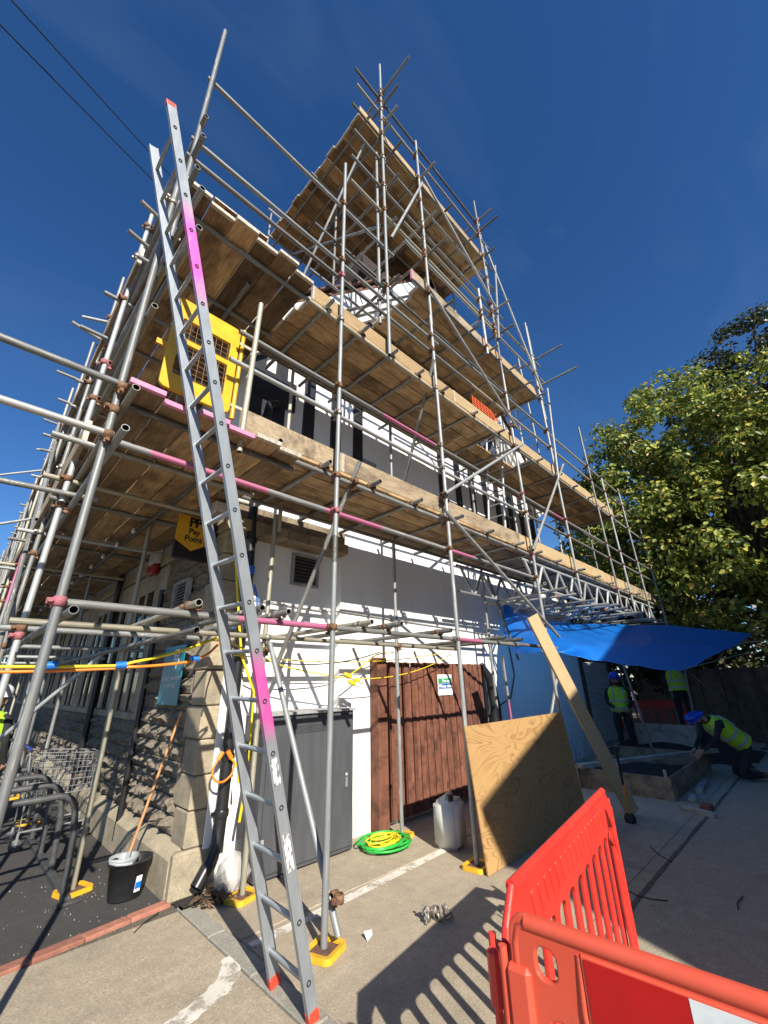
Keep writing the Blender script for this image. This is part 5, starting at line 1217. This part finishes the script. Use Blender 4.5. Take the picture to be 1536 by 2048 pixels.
# ------------------------------------------------------------------ PEOPLE
def skinned(V, E_, rad, mats, matfn, name, parent, sub=1):
    me = bpy.data.meshes.new('sk'); me.from_pydata([tuple(v) for v in V], E_, []); o = bpy.data.objects.new('sk', me); col.objects.link(o)
    md = o.modifiers.new('Skin', 'SKIN'); md.use_smooth_shade = True; md.branch_smoothing = .6
    for i, sv in enumerate(me.skin_vertices[0].data):
        r_ = rad[i]; sv.radius = (r_, r_) if not isinstance(r_, tuple) else r_; sv.use_root = (i == 0)
    sb_ = o.modifiers.new('Sub', 'SUBSURF'); sb_.levels = sub; sb_.render_levels = sub
    m2 = bpy.data.meshes.new_from_object(o.evaluated_get(bpy.context.evaluated_depsgraph_get())); bpy.data.objects.remove(o)
    m2.materials.clear()
    for q in mats: m2.materials.append(MATS[q])
    for p in m2.polygons: p.material_index = matfn(p.center); p.use_smooth = True
    off = wloc(parent); m2.transform(Matrix.Translation(-off)); return link(name, m2, parent)
def person(label, J, face, helmet, vest=True, base=None):
    """J: joints in world space"""
    J = {k: Vector(v) for k, v in J.items()}; P = empty('person', base, label, 'person')
    V = []; E_ = []; rad = []; ix = {}
    def add(k, p, r_, par=None):
        ix[k] = len(V); V.append(Vector(p)); rad.append(r_)
        if par is not None: E_.append((ix[par], ix[k]))
    pv, ch, nk, hd = J['pelvis'], J['chest'], J['neck'], J['head']; fwd = Vector(face).normalized(); upv = (hd-nk).normalized(); rgt = fwd.cross(upv).normalized()
    add('pelvis', pv, .135); add('waist', pv.lerp(ch, .5), .13, 'pelvis'); add('chest', ch, .15, 'waist'); add('neckb', nk, .062, 'chest')
    add('neckt', nk.lerp(hd, .45), .055, 'neckb'); add('jaw', hd+fwd*.025-upv*.05, .068, 'neckt'); add('head', hd+upv*.02, .092, 'jaw'); add('crown', hd+upv*.085-fwd*.01, .075, 'head')
    for sd in ('l', 'r'):
        sh, el, wr = J['sh'+sd], J['el'+sd], J['wr'+sd]
        add('sh'+sd, sh, .068, 'chest'); add('ua'+sd, sh.lerp(el, .5), .054, 'sh'+sd); add('el'+sd, el, .045, 'ua'+sd); add('wr'+sd, wr, .030, 'el'+sd)
        d = (wr-el).normalized(); side = d.cross(fwd).normalized() if abs(d.dot(fwd)) < .95 else d.cross(Vector((0, 0, 1))).normalized()
        add('pm'+sd, wr+d*.05, .030, 'wr'+sd); curl = (fwd*.4-Vector((0, 0, .2))).normalized()
        for k, (o_, ln) in enumerate(((-.03, .062), (-.01, .075), (.011, .07), (.03, .055))):
            add('f%d%s' % (k, sd), wr+d*.085+side*o_, .0105, 'pm'+sd); add('g%d%s' % (k, sd), wr+d*(.085+ln*.55)+side*o_*1.1+curl*.012, .0095, 'f%d%s' % (k, sd)); add('h%d%s' % (k, sd), wr+d*(.085+ln*.8)+side*o_*1.1+curl*.04, .008, 'g%d%s' % (k, sd))
        add('t0'+sd, wr+d*.035+side*.042+curl*.012, .012, 'wr'+sd); add('t1'+sd, wr+d*.075+side*.055+curl*.03, .010, 't0'+sd)
        hp, kn, an, te = J['hp'+sd], J['kn'+sd], J['an'+sd], J['te'+sd]
        add('hp'+sd, hp, .098, 'pelvis'); add('th'+sd, hp.lerp(kn, .5), .085, 'hp'+sd); add('kn'+sd, kn, .064, 'th'+sd); add('sn'+sd, kn.lerp(an, .4), .060, 'kn'+sd); add('an'+sd, an, .047, 'sn'+sd); add('te'+sd, te, .042, 'an'+sd)
    def mf(c):
        c = Vector(c)
        if (c-hd).length < .17 and (c-hd).dot(upv) > -.12: return 1
        for sd in 'lr':
            if (c-J['wr'+sd]).length < .2 and (c-J['wr'+sd]).dot((J['wr'+sd]-J['el'+sd]).normalized()) > .0: return 1
            if (c-J['an'+sd]).length < .09 or (c-J['te'+sd]).length < .13: return 2
        return 0
    body = skinned(V, E_, rad, ['cloth_dark', 'skin', 'boots'], mf, 'body', P)
    # face
    c = hd+fwd*.098
    build('nose', MB().tube([c+upv*.035-fwd*.006, c+upv*.0+fwd*.016, c-upv*.012+fwd*.0], .012, 6, rs=[.006, .013, .009]), 'skin', P)
    for k in (-1, 1):
        build('eye', MB().lathe([(0, -.011), (.011, 0), (0, .011)], c+upv*.032+rgt*(.034*k)-fwd*.008, 6), 'hair', P)
        build('ear', MB().lathe([(0, -.03), (.014, -.015), (.016, .015), (0, .03)], hd+rgt*(.095*k)+upv*.01, 6), 'skin', P)
    build('mouth', MB().tube([c-upv*.045-rgt*.022-fwd*.012, c-upv*.043-fwd*.004, c-upv*.045+rgt*.022-fwd*.012], .005, 5), 'alarm_red', P)
    build('beard', MB().tube([hd+rgt*.07-upv*.05+fwd*.045, hd-upv*.085+fwd*.085, hd-rgt*.07-upv*.05+fwd*.045], .028, 7, rs=[.018, .03, .018]), 'hair', P)
    if helmet:
        Mh = Matrix((rgt, fwd, upv)).transposed().to_4x4()
        he = build('helmet', MB().lathe([(.128, .0), (.130, .035), (.122, .075), (.098, .115), (.060, .140), (.02, .150), (0, .151)], hd+upv*.055-fwd*.005, 18, sx=.92, sy=1.12, M4=Mh), helmet, P)
        s = MB(); s.lathe([(.125, .006), (.150, -.004), (.150, -.010), (.122, -.002)], hd+upv*.055+fwd*.012, 18, sx=.92, sy=1.16, M4=Mh); build('helmet_brim', s, helmet, P)
        build('helmet_ridge', MB().tube([hd+upv*(.055+.115)+fwd*.10, hd+upv*(.055+.153), hd+upv*(.055+.115)-fwd*.10], .012, 6), helmet, P)
    if vest:
        ax = (ch-pv).normalized(); shv = (J['shl']-J['shr']).normalized(); dpt = ax.cross(shv).normalized()
        def ringpts(c_, a, b_, n_=20): return [c_+shv*(a*cos(2*pi*i/n_))+dpt*(b_*sin(2*pi*i/n_)) for i in range(n_)]
        ln = (nk-pv).length
        rg = [(.02, .205, .165), (.22, .20, .16), (.45, .205, .168), (.68, .215, .172), (.84, .205, .155), (.95, .14, .115), (1.0, .095, .09)]
        s = MB(); vs_ = []
        for f, a, b_ in rg: vs_ += ringpts(pv.lerp(nk, f), a, b_)
        s.add(vs_, [(j*20+i, j*20+(i+1) % 20, (j+1)*20+(i+1) % 20, (j+1)*20+i) for j in range(len(rg)-1) for i in range(20)], 0, True); ve = build('vest', s, 'hivis', P)
        for f0, f1 in ((.12, .20), (.40, .48)):
            s = MB(); s.add(ringpts(pv.lerp(nk, f0), .211, .172)+ringpts(pv.lerp(nk, f1), .211, .173), [(i, (i+1) % 20, 20+(i+1) % 20, 20+i) for i in range(20)], 0, True); build('reflective_band', s, 'reflector', ve)
        for k in (-1, 1):
            o_ = shv*(.10*k); q = lambda f, b_: pv.lerp(nk, f)+o_+dpt*b_
            for sg in (-1, 1): build('reflective_band', MB().tube([q(.45, sg*.155), q(.7, sg*.160), q(.86, sg*.138), q(.95, sg*.085)], .018, 5), 'reflector', ve)
    return P
def standing(x, y, z, face, h=1.74, arms='down', lean=0):
    f = Vector((face[0], face[1], 0)).normalized(); r_ = Vector((f.y, -f.x, 0)); k = h/1.74; o = Vector((x, y, z)); U = Vector((0, 0, 1))
    q = lambda a, b_, c: o+r_*a*k+f*(b_+lean*max(c-.9, 0))*k+U*c*k
    J = dict(pelvis=q(0, 0, .95), chest=q(0, .01, 1.27), neck=q(0, .01, 1.46), head=q(0, .05, 1.58))
    for sd, s_ in (('l', -1), ('r', 1)):
        J['sh'+sd] = q(.19*s_, 0, 1.39); J['hp'+sd] = q(.10*s_, 0, .88); J['kn'+sd] = q(.11*s_, .03, .48); J['an'+sd] = q(.12*s_, -.01, .08); J['te'+sd] = q(.14*s_, .14, .045)
        if arms == 'down': J['el'+sd] = q(.25*s_, -.02, 1.10); J['wr'+sd] = q(.24*s_, .10, .86)
        else: J['el'+sd] = q(.25*s_, .05, 1.12); J['wr'+sd] = q(.12*s_, .25, 1.02)
    return J, f
J, f = standing(11.05, 3.55, 0, (-.9, -.42), 1.76, 'front', .08)
person('worker in blue helmet and open green vest standing at the back of the trench', J, f, 'helmet_blue', True, (11.05, 3.55, 0))
J, f = standing(12.75, 2.66, .34, (.9, .3), 1.74, 'front', .28)
person('worker in bright vest seen from behind beneath the tarpaulin edge', J, f, 'helmet_blue', True, (12.75, 2.66, .34))
J, f = standing(.50, 7.50, 0, (.5, .8), 1.70, 'down')
person('worker in white helmet behind the front scaffold standards', J, f, 'helmet_white', True, (.50, 7.50, 0))
# kneeling worker: head towards the box, knees on the slab
rv = Vector((.66, -.75, 0)); k0 = Vector((10.05, 1.62, 0)); U = Vector((0, 0, 1)); sv_ = Vector((.75, .66, 0))
q = lambda a, b_, c: k0+rv*a+sv_*b_+U*c
J = dict(pelvis=q(.30, 0, .56), chest=q(-.03, 0, .82), neck=q(-.20, 0, .93), head=q(-.33, 0, .96))
for sd, s_ in (('l', -1), ('r', 1)):
    J['sh'+sd] = q(-.13, .19*s_, .88); J['el'+sd] = q(-.28, .22*s_, .62); J['wr'+sd] = q(-.48, .12*s_, .46)
    J['hp'+sd] = q(.30, .10*s_, .50); J['kn'+sd] = q(.02 if s_ < 0 else .10, .13*s_, .075); J['an'+sd] = q(.44, .13*s_, .10); J['te'+sd] = q(.52, .13*s_, .045)
person('kneeling worker in blue helmet and green vest bending over the formwork', J, -rv*.8-U*.6, 'helmet_blue', True, (10.2, 1.5, 0))
so_ = MB(); bm = bmesh.new(); bmesh.ops.create_grid(bm, x_segments=14, y_segments=14, size=.5)
for v in bm.verts:
    d = max(0, 1-2.0*math.hypot(v.co.x, v.co.y)); v.co = Vector((13.0+v.co.x*3.2, 3.0+v.co.y*3.0, .42*min(1, d*1.8)+.03*noise.noise(v.co*9)))
so_.bm(bm, 0, None, True); tag(build('spoil_heap', so_, 'soil'), 'low heap of dark spoil behind the trench', 'soil')

# ------------------------------------------------------------------ FAR WALL, FENCE, HEDGE, TREES, WIRES, NEIGHBOUR HOUSE
BW = empty('louvre_screen', (12.2, 4.5, 0), 'louvred timber screen with slats coloured pale as if sunlit beyond the blue lit wall', 'screen')
for k in range(34): build('slat', MB().box((11.55, 4.40, .15+k*.056), (13.3, 4.45, .185+k*.056), 0, Matrix.Rotation(.5, 3, 'X'), (11.5, 4.4, .15+k*.056)), 'reflect_white', BW)  # pale slat colour stands in for sunlight on the louvres
for x in (11.5, 13.3): build('post', MB().bbox((x, 4.38, 0), (x+.06, 4.48, 2.15), .004), 'fence_wood', BW)
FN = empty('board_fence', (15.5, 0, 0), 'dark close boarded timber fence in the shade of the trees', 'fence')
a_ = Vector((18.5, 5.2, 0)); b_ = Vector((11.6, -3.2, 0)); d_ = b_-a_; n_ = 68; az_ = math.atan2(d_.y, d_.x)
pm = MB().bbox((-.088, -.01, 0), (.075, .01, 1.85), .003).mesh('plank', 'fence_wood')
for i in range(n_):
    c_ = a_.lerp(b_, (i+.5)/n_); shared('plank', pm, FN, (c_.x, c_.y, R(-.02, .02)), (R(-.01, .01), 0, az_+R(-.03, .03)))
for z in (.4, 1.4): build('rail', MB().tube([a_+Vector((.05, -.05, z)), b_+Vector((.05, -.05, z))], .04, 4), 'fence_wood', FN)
def leafmesh(blobs, per, rad, size, seed, droop=.3):
    rnd = random.Random(seed); V = []; F = []
    for (c, r3, n_) in blobs:
        c = Vector(c)
        for k in range(int(n_*.62)):
            d = Vector((rnd.gauss(0, 1), rnd.gauss(0, 1), rnd.gauss(0, 1))).normalized(); q = rnd.uniform(.35, 1)**.45
            q *= 1+.42*noise.noise(d*2.1+c)+.22*noise.noise(d*5.1+c)
            cc = c+Vector((d.x*r3[0]*q, d.y*r3[1]*q, d.z*r3[2]*q))
            cr = rad*rnd.uniform(.7, 2.0)
            for j in range(int(per*(cr/rad)**1.3)):
                u_ = Vector((rnd.gauss(0, 1), rnd.gauss(0, 1), rnd.gauss(.25, 1))).normalized(); g = u_*cr*rnd.uniform(.45, 1.12)*(1+.3*noise.noise(u_*3+cc)); g.z *= .62; p = cc+g
                nrm = (u_*.8+d*.35+Vector((rnd.gauss(0, .4), rnd.gauss(0, .4), .45))).normalized(); t_ = nrm.orthogonal().normalized(); ang = rnd.uniform(0, 6.28)
                t_ = (Matrix.Rotation(ang, 3, nrm) @ t_); t_ = (t_-Vector((0, 0, droop))).normalized(); b2 = nrm.cross(t_).normalized(); sz = size*rnd.uniform(.6, 1.25)
                o_ = len(V); up_ = nrm*sz*.14
                V += [p-t_*sz*.5, p+b2*sz*.42-t_*sz*.05+up_, p+t_*sz*.55, p-b2*sz*.42-t_*sz*.05+up_, p+b2*sz*.30+t_*sz*.35+up_*.7, p-b2*sz*.30+t_*sz*.35+up_*.7]
                F += [(o_, o_+1, o_+4, o_+2), (o_, o_+2, o_+5, o_+3)]
    return V, F
def tree(label, base, trunk, limbs, blobs, per, rad, size, lm, seed):
    T_ = empty('tree', base, label, 'tree')
    build('trunk', MB().tube(trunk, .2, 10, rs=[.30*(1-.6*i/(len(trunk)-1)) for i in range(len(trunk))]), 'bark', T_, base=base)
    for lb in limbs: build('limb', MB().tube(lb, .1, 7, rs=[.13*(1-.8*i/(len(lb)-1)) for i in range(len(lb))]), 'bark', T_)
    V, F = leafmesh(blobs, per, rad, size, seed)
    me = bpy.data.meshes.new('crown'); off = Vector(base); me.from_pydata([tuple(v-off) for v in V], [], F); me.materials.append(MATS[lm]); me.update()
    link('crown', me, T_)
def limbs_to(top, blobs, seed):
    rnd = random.Random(seed); out = []
    for c, r3, n_ in blobs:
        c = Vector(c)
        for k in range(5):
            e_ = c+Vector((rnd.uniform(-.8, .8)*r3[0], rnd.uniform(-.8, .8)*r3[1], rnd.uniform(-.6, .7)*r3[2])); s_ = Vector(top)+Vector((0, 0, rnd.uniform(-1.2, 1.5)))
            m_ = s_.lerp(e_, .5)+Vector((0, 0, .4)); out.append([s_, s_.lerp(m_, .6)+Vector((rnd.uniform(-.2, .2), rnd.uniform(-.2, .2), 0)), m_, m_.lerp(e_, .6), e_])
    return out
bl = [((17.5, 1.6, 9.9), (2.6, 2.5, 2.6), 210), ((17.0, 3.6, 8.3), (2.2, 1.6, 2.4), 150), ((17.2, -1.2, 9.0), (3.0, 2.9, 2.8), 210), ((16.2, 3.2, 5.6), (2.0, 1.7, 1.9), 130), ((15.8, .2, 6.0), (2.6, 3.0, 2.6), 210), ((15.2, -2.4, 6.5), (2.4, 2.4, 3.0), 150), ((15.6, 1.0, 3.6), (2.0, 2.4, 1.2), 90), ((17.0, 4.9, 6.4), (1.4, .9, 1.2), 60), ((14.6, -1.6, 4.0), (1.6, 1.6, 1.2), 60)]
tree('broad green maple with yellowing leaves beyond the scaffold end', (17.8, .4, 0), [(17.8, .4, 0), (17.7, .5, 2), (17.6, .6, 4.2), (17.5, .8, 7), (17.5, 1.0, 10)], limbs_to((17.6, .6, 4.6), bl, 3), bl, 44, .36, .15, 'leaf_maple', 11)
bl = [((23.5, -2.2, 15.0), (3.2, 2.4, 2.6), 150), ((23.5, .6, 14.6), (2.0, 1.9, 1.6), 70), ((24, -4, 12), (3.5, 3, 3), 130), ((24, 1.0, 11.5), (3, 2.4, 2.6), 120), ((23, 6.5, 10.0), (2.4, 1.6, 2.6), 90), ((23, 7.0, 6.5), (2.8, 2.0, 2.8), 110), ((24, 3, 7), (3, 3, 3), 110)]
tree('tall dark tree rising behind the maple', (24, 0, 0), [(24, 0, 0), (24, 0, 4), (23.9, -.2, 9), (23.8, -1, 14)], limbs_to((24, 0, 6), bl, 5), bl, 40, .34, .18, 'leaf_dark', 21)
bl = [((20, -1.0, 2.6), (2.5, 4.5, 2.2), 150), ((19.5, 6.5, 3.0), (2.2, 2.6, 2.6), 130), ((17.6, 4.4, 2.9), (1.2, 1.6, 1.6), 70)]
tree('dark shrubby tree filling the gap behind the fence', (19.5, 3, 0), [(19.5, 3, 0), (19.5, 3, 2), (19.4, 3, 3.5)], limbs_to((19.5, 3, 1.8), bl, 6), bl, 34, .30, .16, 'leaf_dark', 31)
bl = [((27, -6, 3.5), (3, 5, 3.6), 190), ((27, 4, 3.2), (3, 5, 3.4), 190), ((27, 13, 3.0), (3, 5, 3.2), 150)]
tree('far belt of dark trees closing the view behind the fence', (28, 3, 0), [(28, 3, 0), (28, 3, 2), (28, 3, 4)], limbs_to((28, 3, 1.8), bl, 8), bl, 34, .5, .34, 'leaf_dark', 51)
LH = empty('hedge', (9.5, -2.6, 0), 'unseen tall dark hedge added to block skylight over the yard', 'hedge')  # out of view, added to cut the skylight on the shaded slabs
V, F = leafmesh([((5.6+i*1.5, -2.7, 1.5+.1*(i % 2)), (1.1, .7, 1.7+.12*i), 60) for i in range(7)], 34, .22, .15, 61)
me = bpy.data.meshes.new('foliage'); me.from_pydata([tuple(v-Vector((9.5, -2.6, 0))) for v in V], [], F); me.materials.append(MATS['leaf_dark']); link('foliage', me, LH)
for i in range(7): build('stem', MB().tube([(5.6+i*1.5, -2.7, 0), (5.65+i*1.5, -2.7, 1.6)], .05, 6), 'bark', LH)
HG = empty('hedge', (.9, 15.5, 0), 'low clipped hedge at the far end of the stone front', 'hedge')
V, F = leafmesh([((1.0, 14.6, .55), (.7, 1.6, .55), 120)], 34, .12, .07, 41)
me = bpy.data.meshes.new('foliage'); me.from_pydata([tuple(v-Vector((.9, 15.5, 0))) for v in V], [], F); me.materials.append(MATS['leaf_hedge']); link('foliage', me, HG)
build('stem', MB().tube([(1.0, 14.6, 0), (1.0, 14.6, .6)], .03, 6), 'bark', HG)
BP = empty('brick_pier', (.45, 15, 0), 'low red brick garden wall beyond the cycle rack', 'wall')
for r_ in range(9):
    for c_ in range(6):
        x0 = -1.0+c_*.225+(.11 if r_ % 2 else 0); build('brick', MB().bbox((x0+.005, 13.2, r_*.075+.004), (x0+.22, 13.31, r_*.075+.071), .004), 'brick_edge', BP)
build('core', MB().box((-.98, 13.205, 0), (.42, 13.305, .67)), 'mortar', BP)
for p, q_, lb in (((-2.53, 7.43, 14.15), (.24, 10.41, 17.39), 'upper of two thin black overhead wires above the front scaffold'), ((-2.6, 7.74, 13.75), (.53, 10.6, 16.58), 'lower of two thin black overhead wires above the front scaffold')):
    p = Vector(p); q_ = Vector(q_); dd = q_-p
    tag(build('overhead_wire', MB().tube([p-dd*1.6, p-dd*.5+Vector((0, 0, -.05)), p+Vector((0, 0, -.05)), q_, q_+dd*.6], .016, 6), 'wire'), lb, 'wire')
OM = empty('safety_netting', (5.75, 3.02, 6.0), 'orange plastic mesh hung inside the middle deck guard rail', 'netting')
for k in range(9): build('strand', MB().box((5.33+k*.1, 3.03, 6.03), (5.345+k*.1, 3.034, 6.36)), 'orange_mesh', OM)
for k in range(7): build('strand', MB().box((5.33, 3.0345, 6.03+k*.05), (6.15, 3.038, 6.048+k*.05)), 'orange_mesh', OM)
NH = empty('neighbour_house', (9.3, -9, 0), 'brick house with a low pitched roof across the yard', 'house')
hx0, hx1, hy = 1.36, 17.3, -5.05
s = MB(); pr_ = [(hx0, 0), (hx1, 0), (hx1, 5.85), (9.33, 8.62), (hx0, 5.85)]
s.add([(x, hy, z) for x, z in pr_]+[(x, -14, z) for x, z in pr_], [(4, 3, 2, 1, 0), (5, 6, 7, 8, 9)]+[(i, (i+1) % 5, 5+(i+1) % 5, 5+i) for i in range(5)]); build('wall', s, 'house_brick', NH)
for x0, x1 in ((1.08, 9.33), (17.6, 9.33)):
    z0 = 5.80; z1 = 8.73; s = MB(); s.add([(x0, -4.95, z0), (x1, -4.95, z1), (x1, -14.2, z1), (x0, -14.2, z0), (x0, -4.95, z0+.1), (x1, -4.95, z1+.1), (x1, -14.2, z1+.1), (x0, -14.2, z0+.1)], [(0, 1, 2, 3), (7, 6, 5, 4), (0, 4, 5, 1), (1, 5, 6, 2), (2, 6, 7, 3), (3, 7, 4, 0)]); build('roof', s, 'roof_tile', NH)
for x in (3.2, 7, 11, 14.5):
    for z in (1.0, 3.6):
        w_ = build('window', MB().box((x, -5.06, z), (x+1.2, -4.99, z+1.25)), 'window_white', NH); build('pane', MB().box((x+.06, -4.985, z+.06), (x+1.14, -4.98, z+1.19)), 'glass_dark', w_)
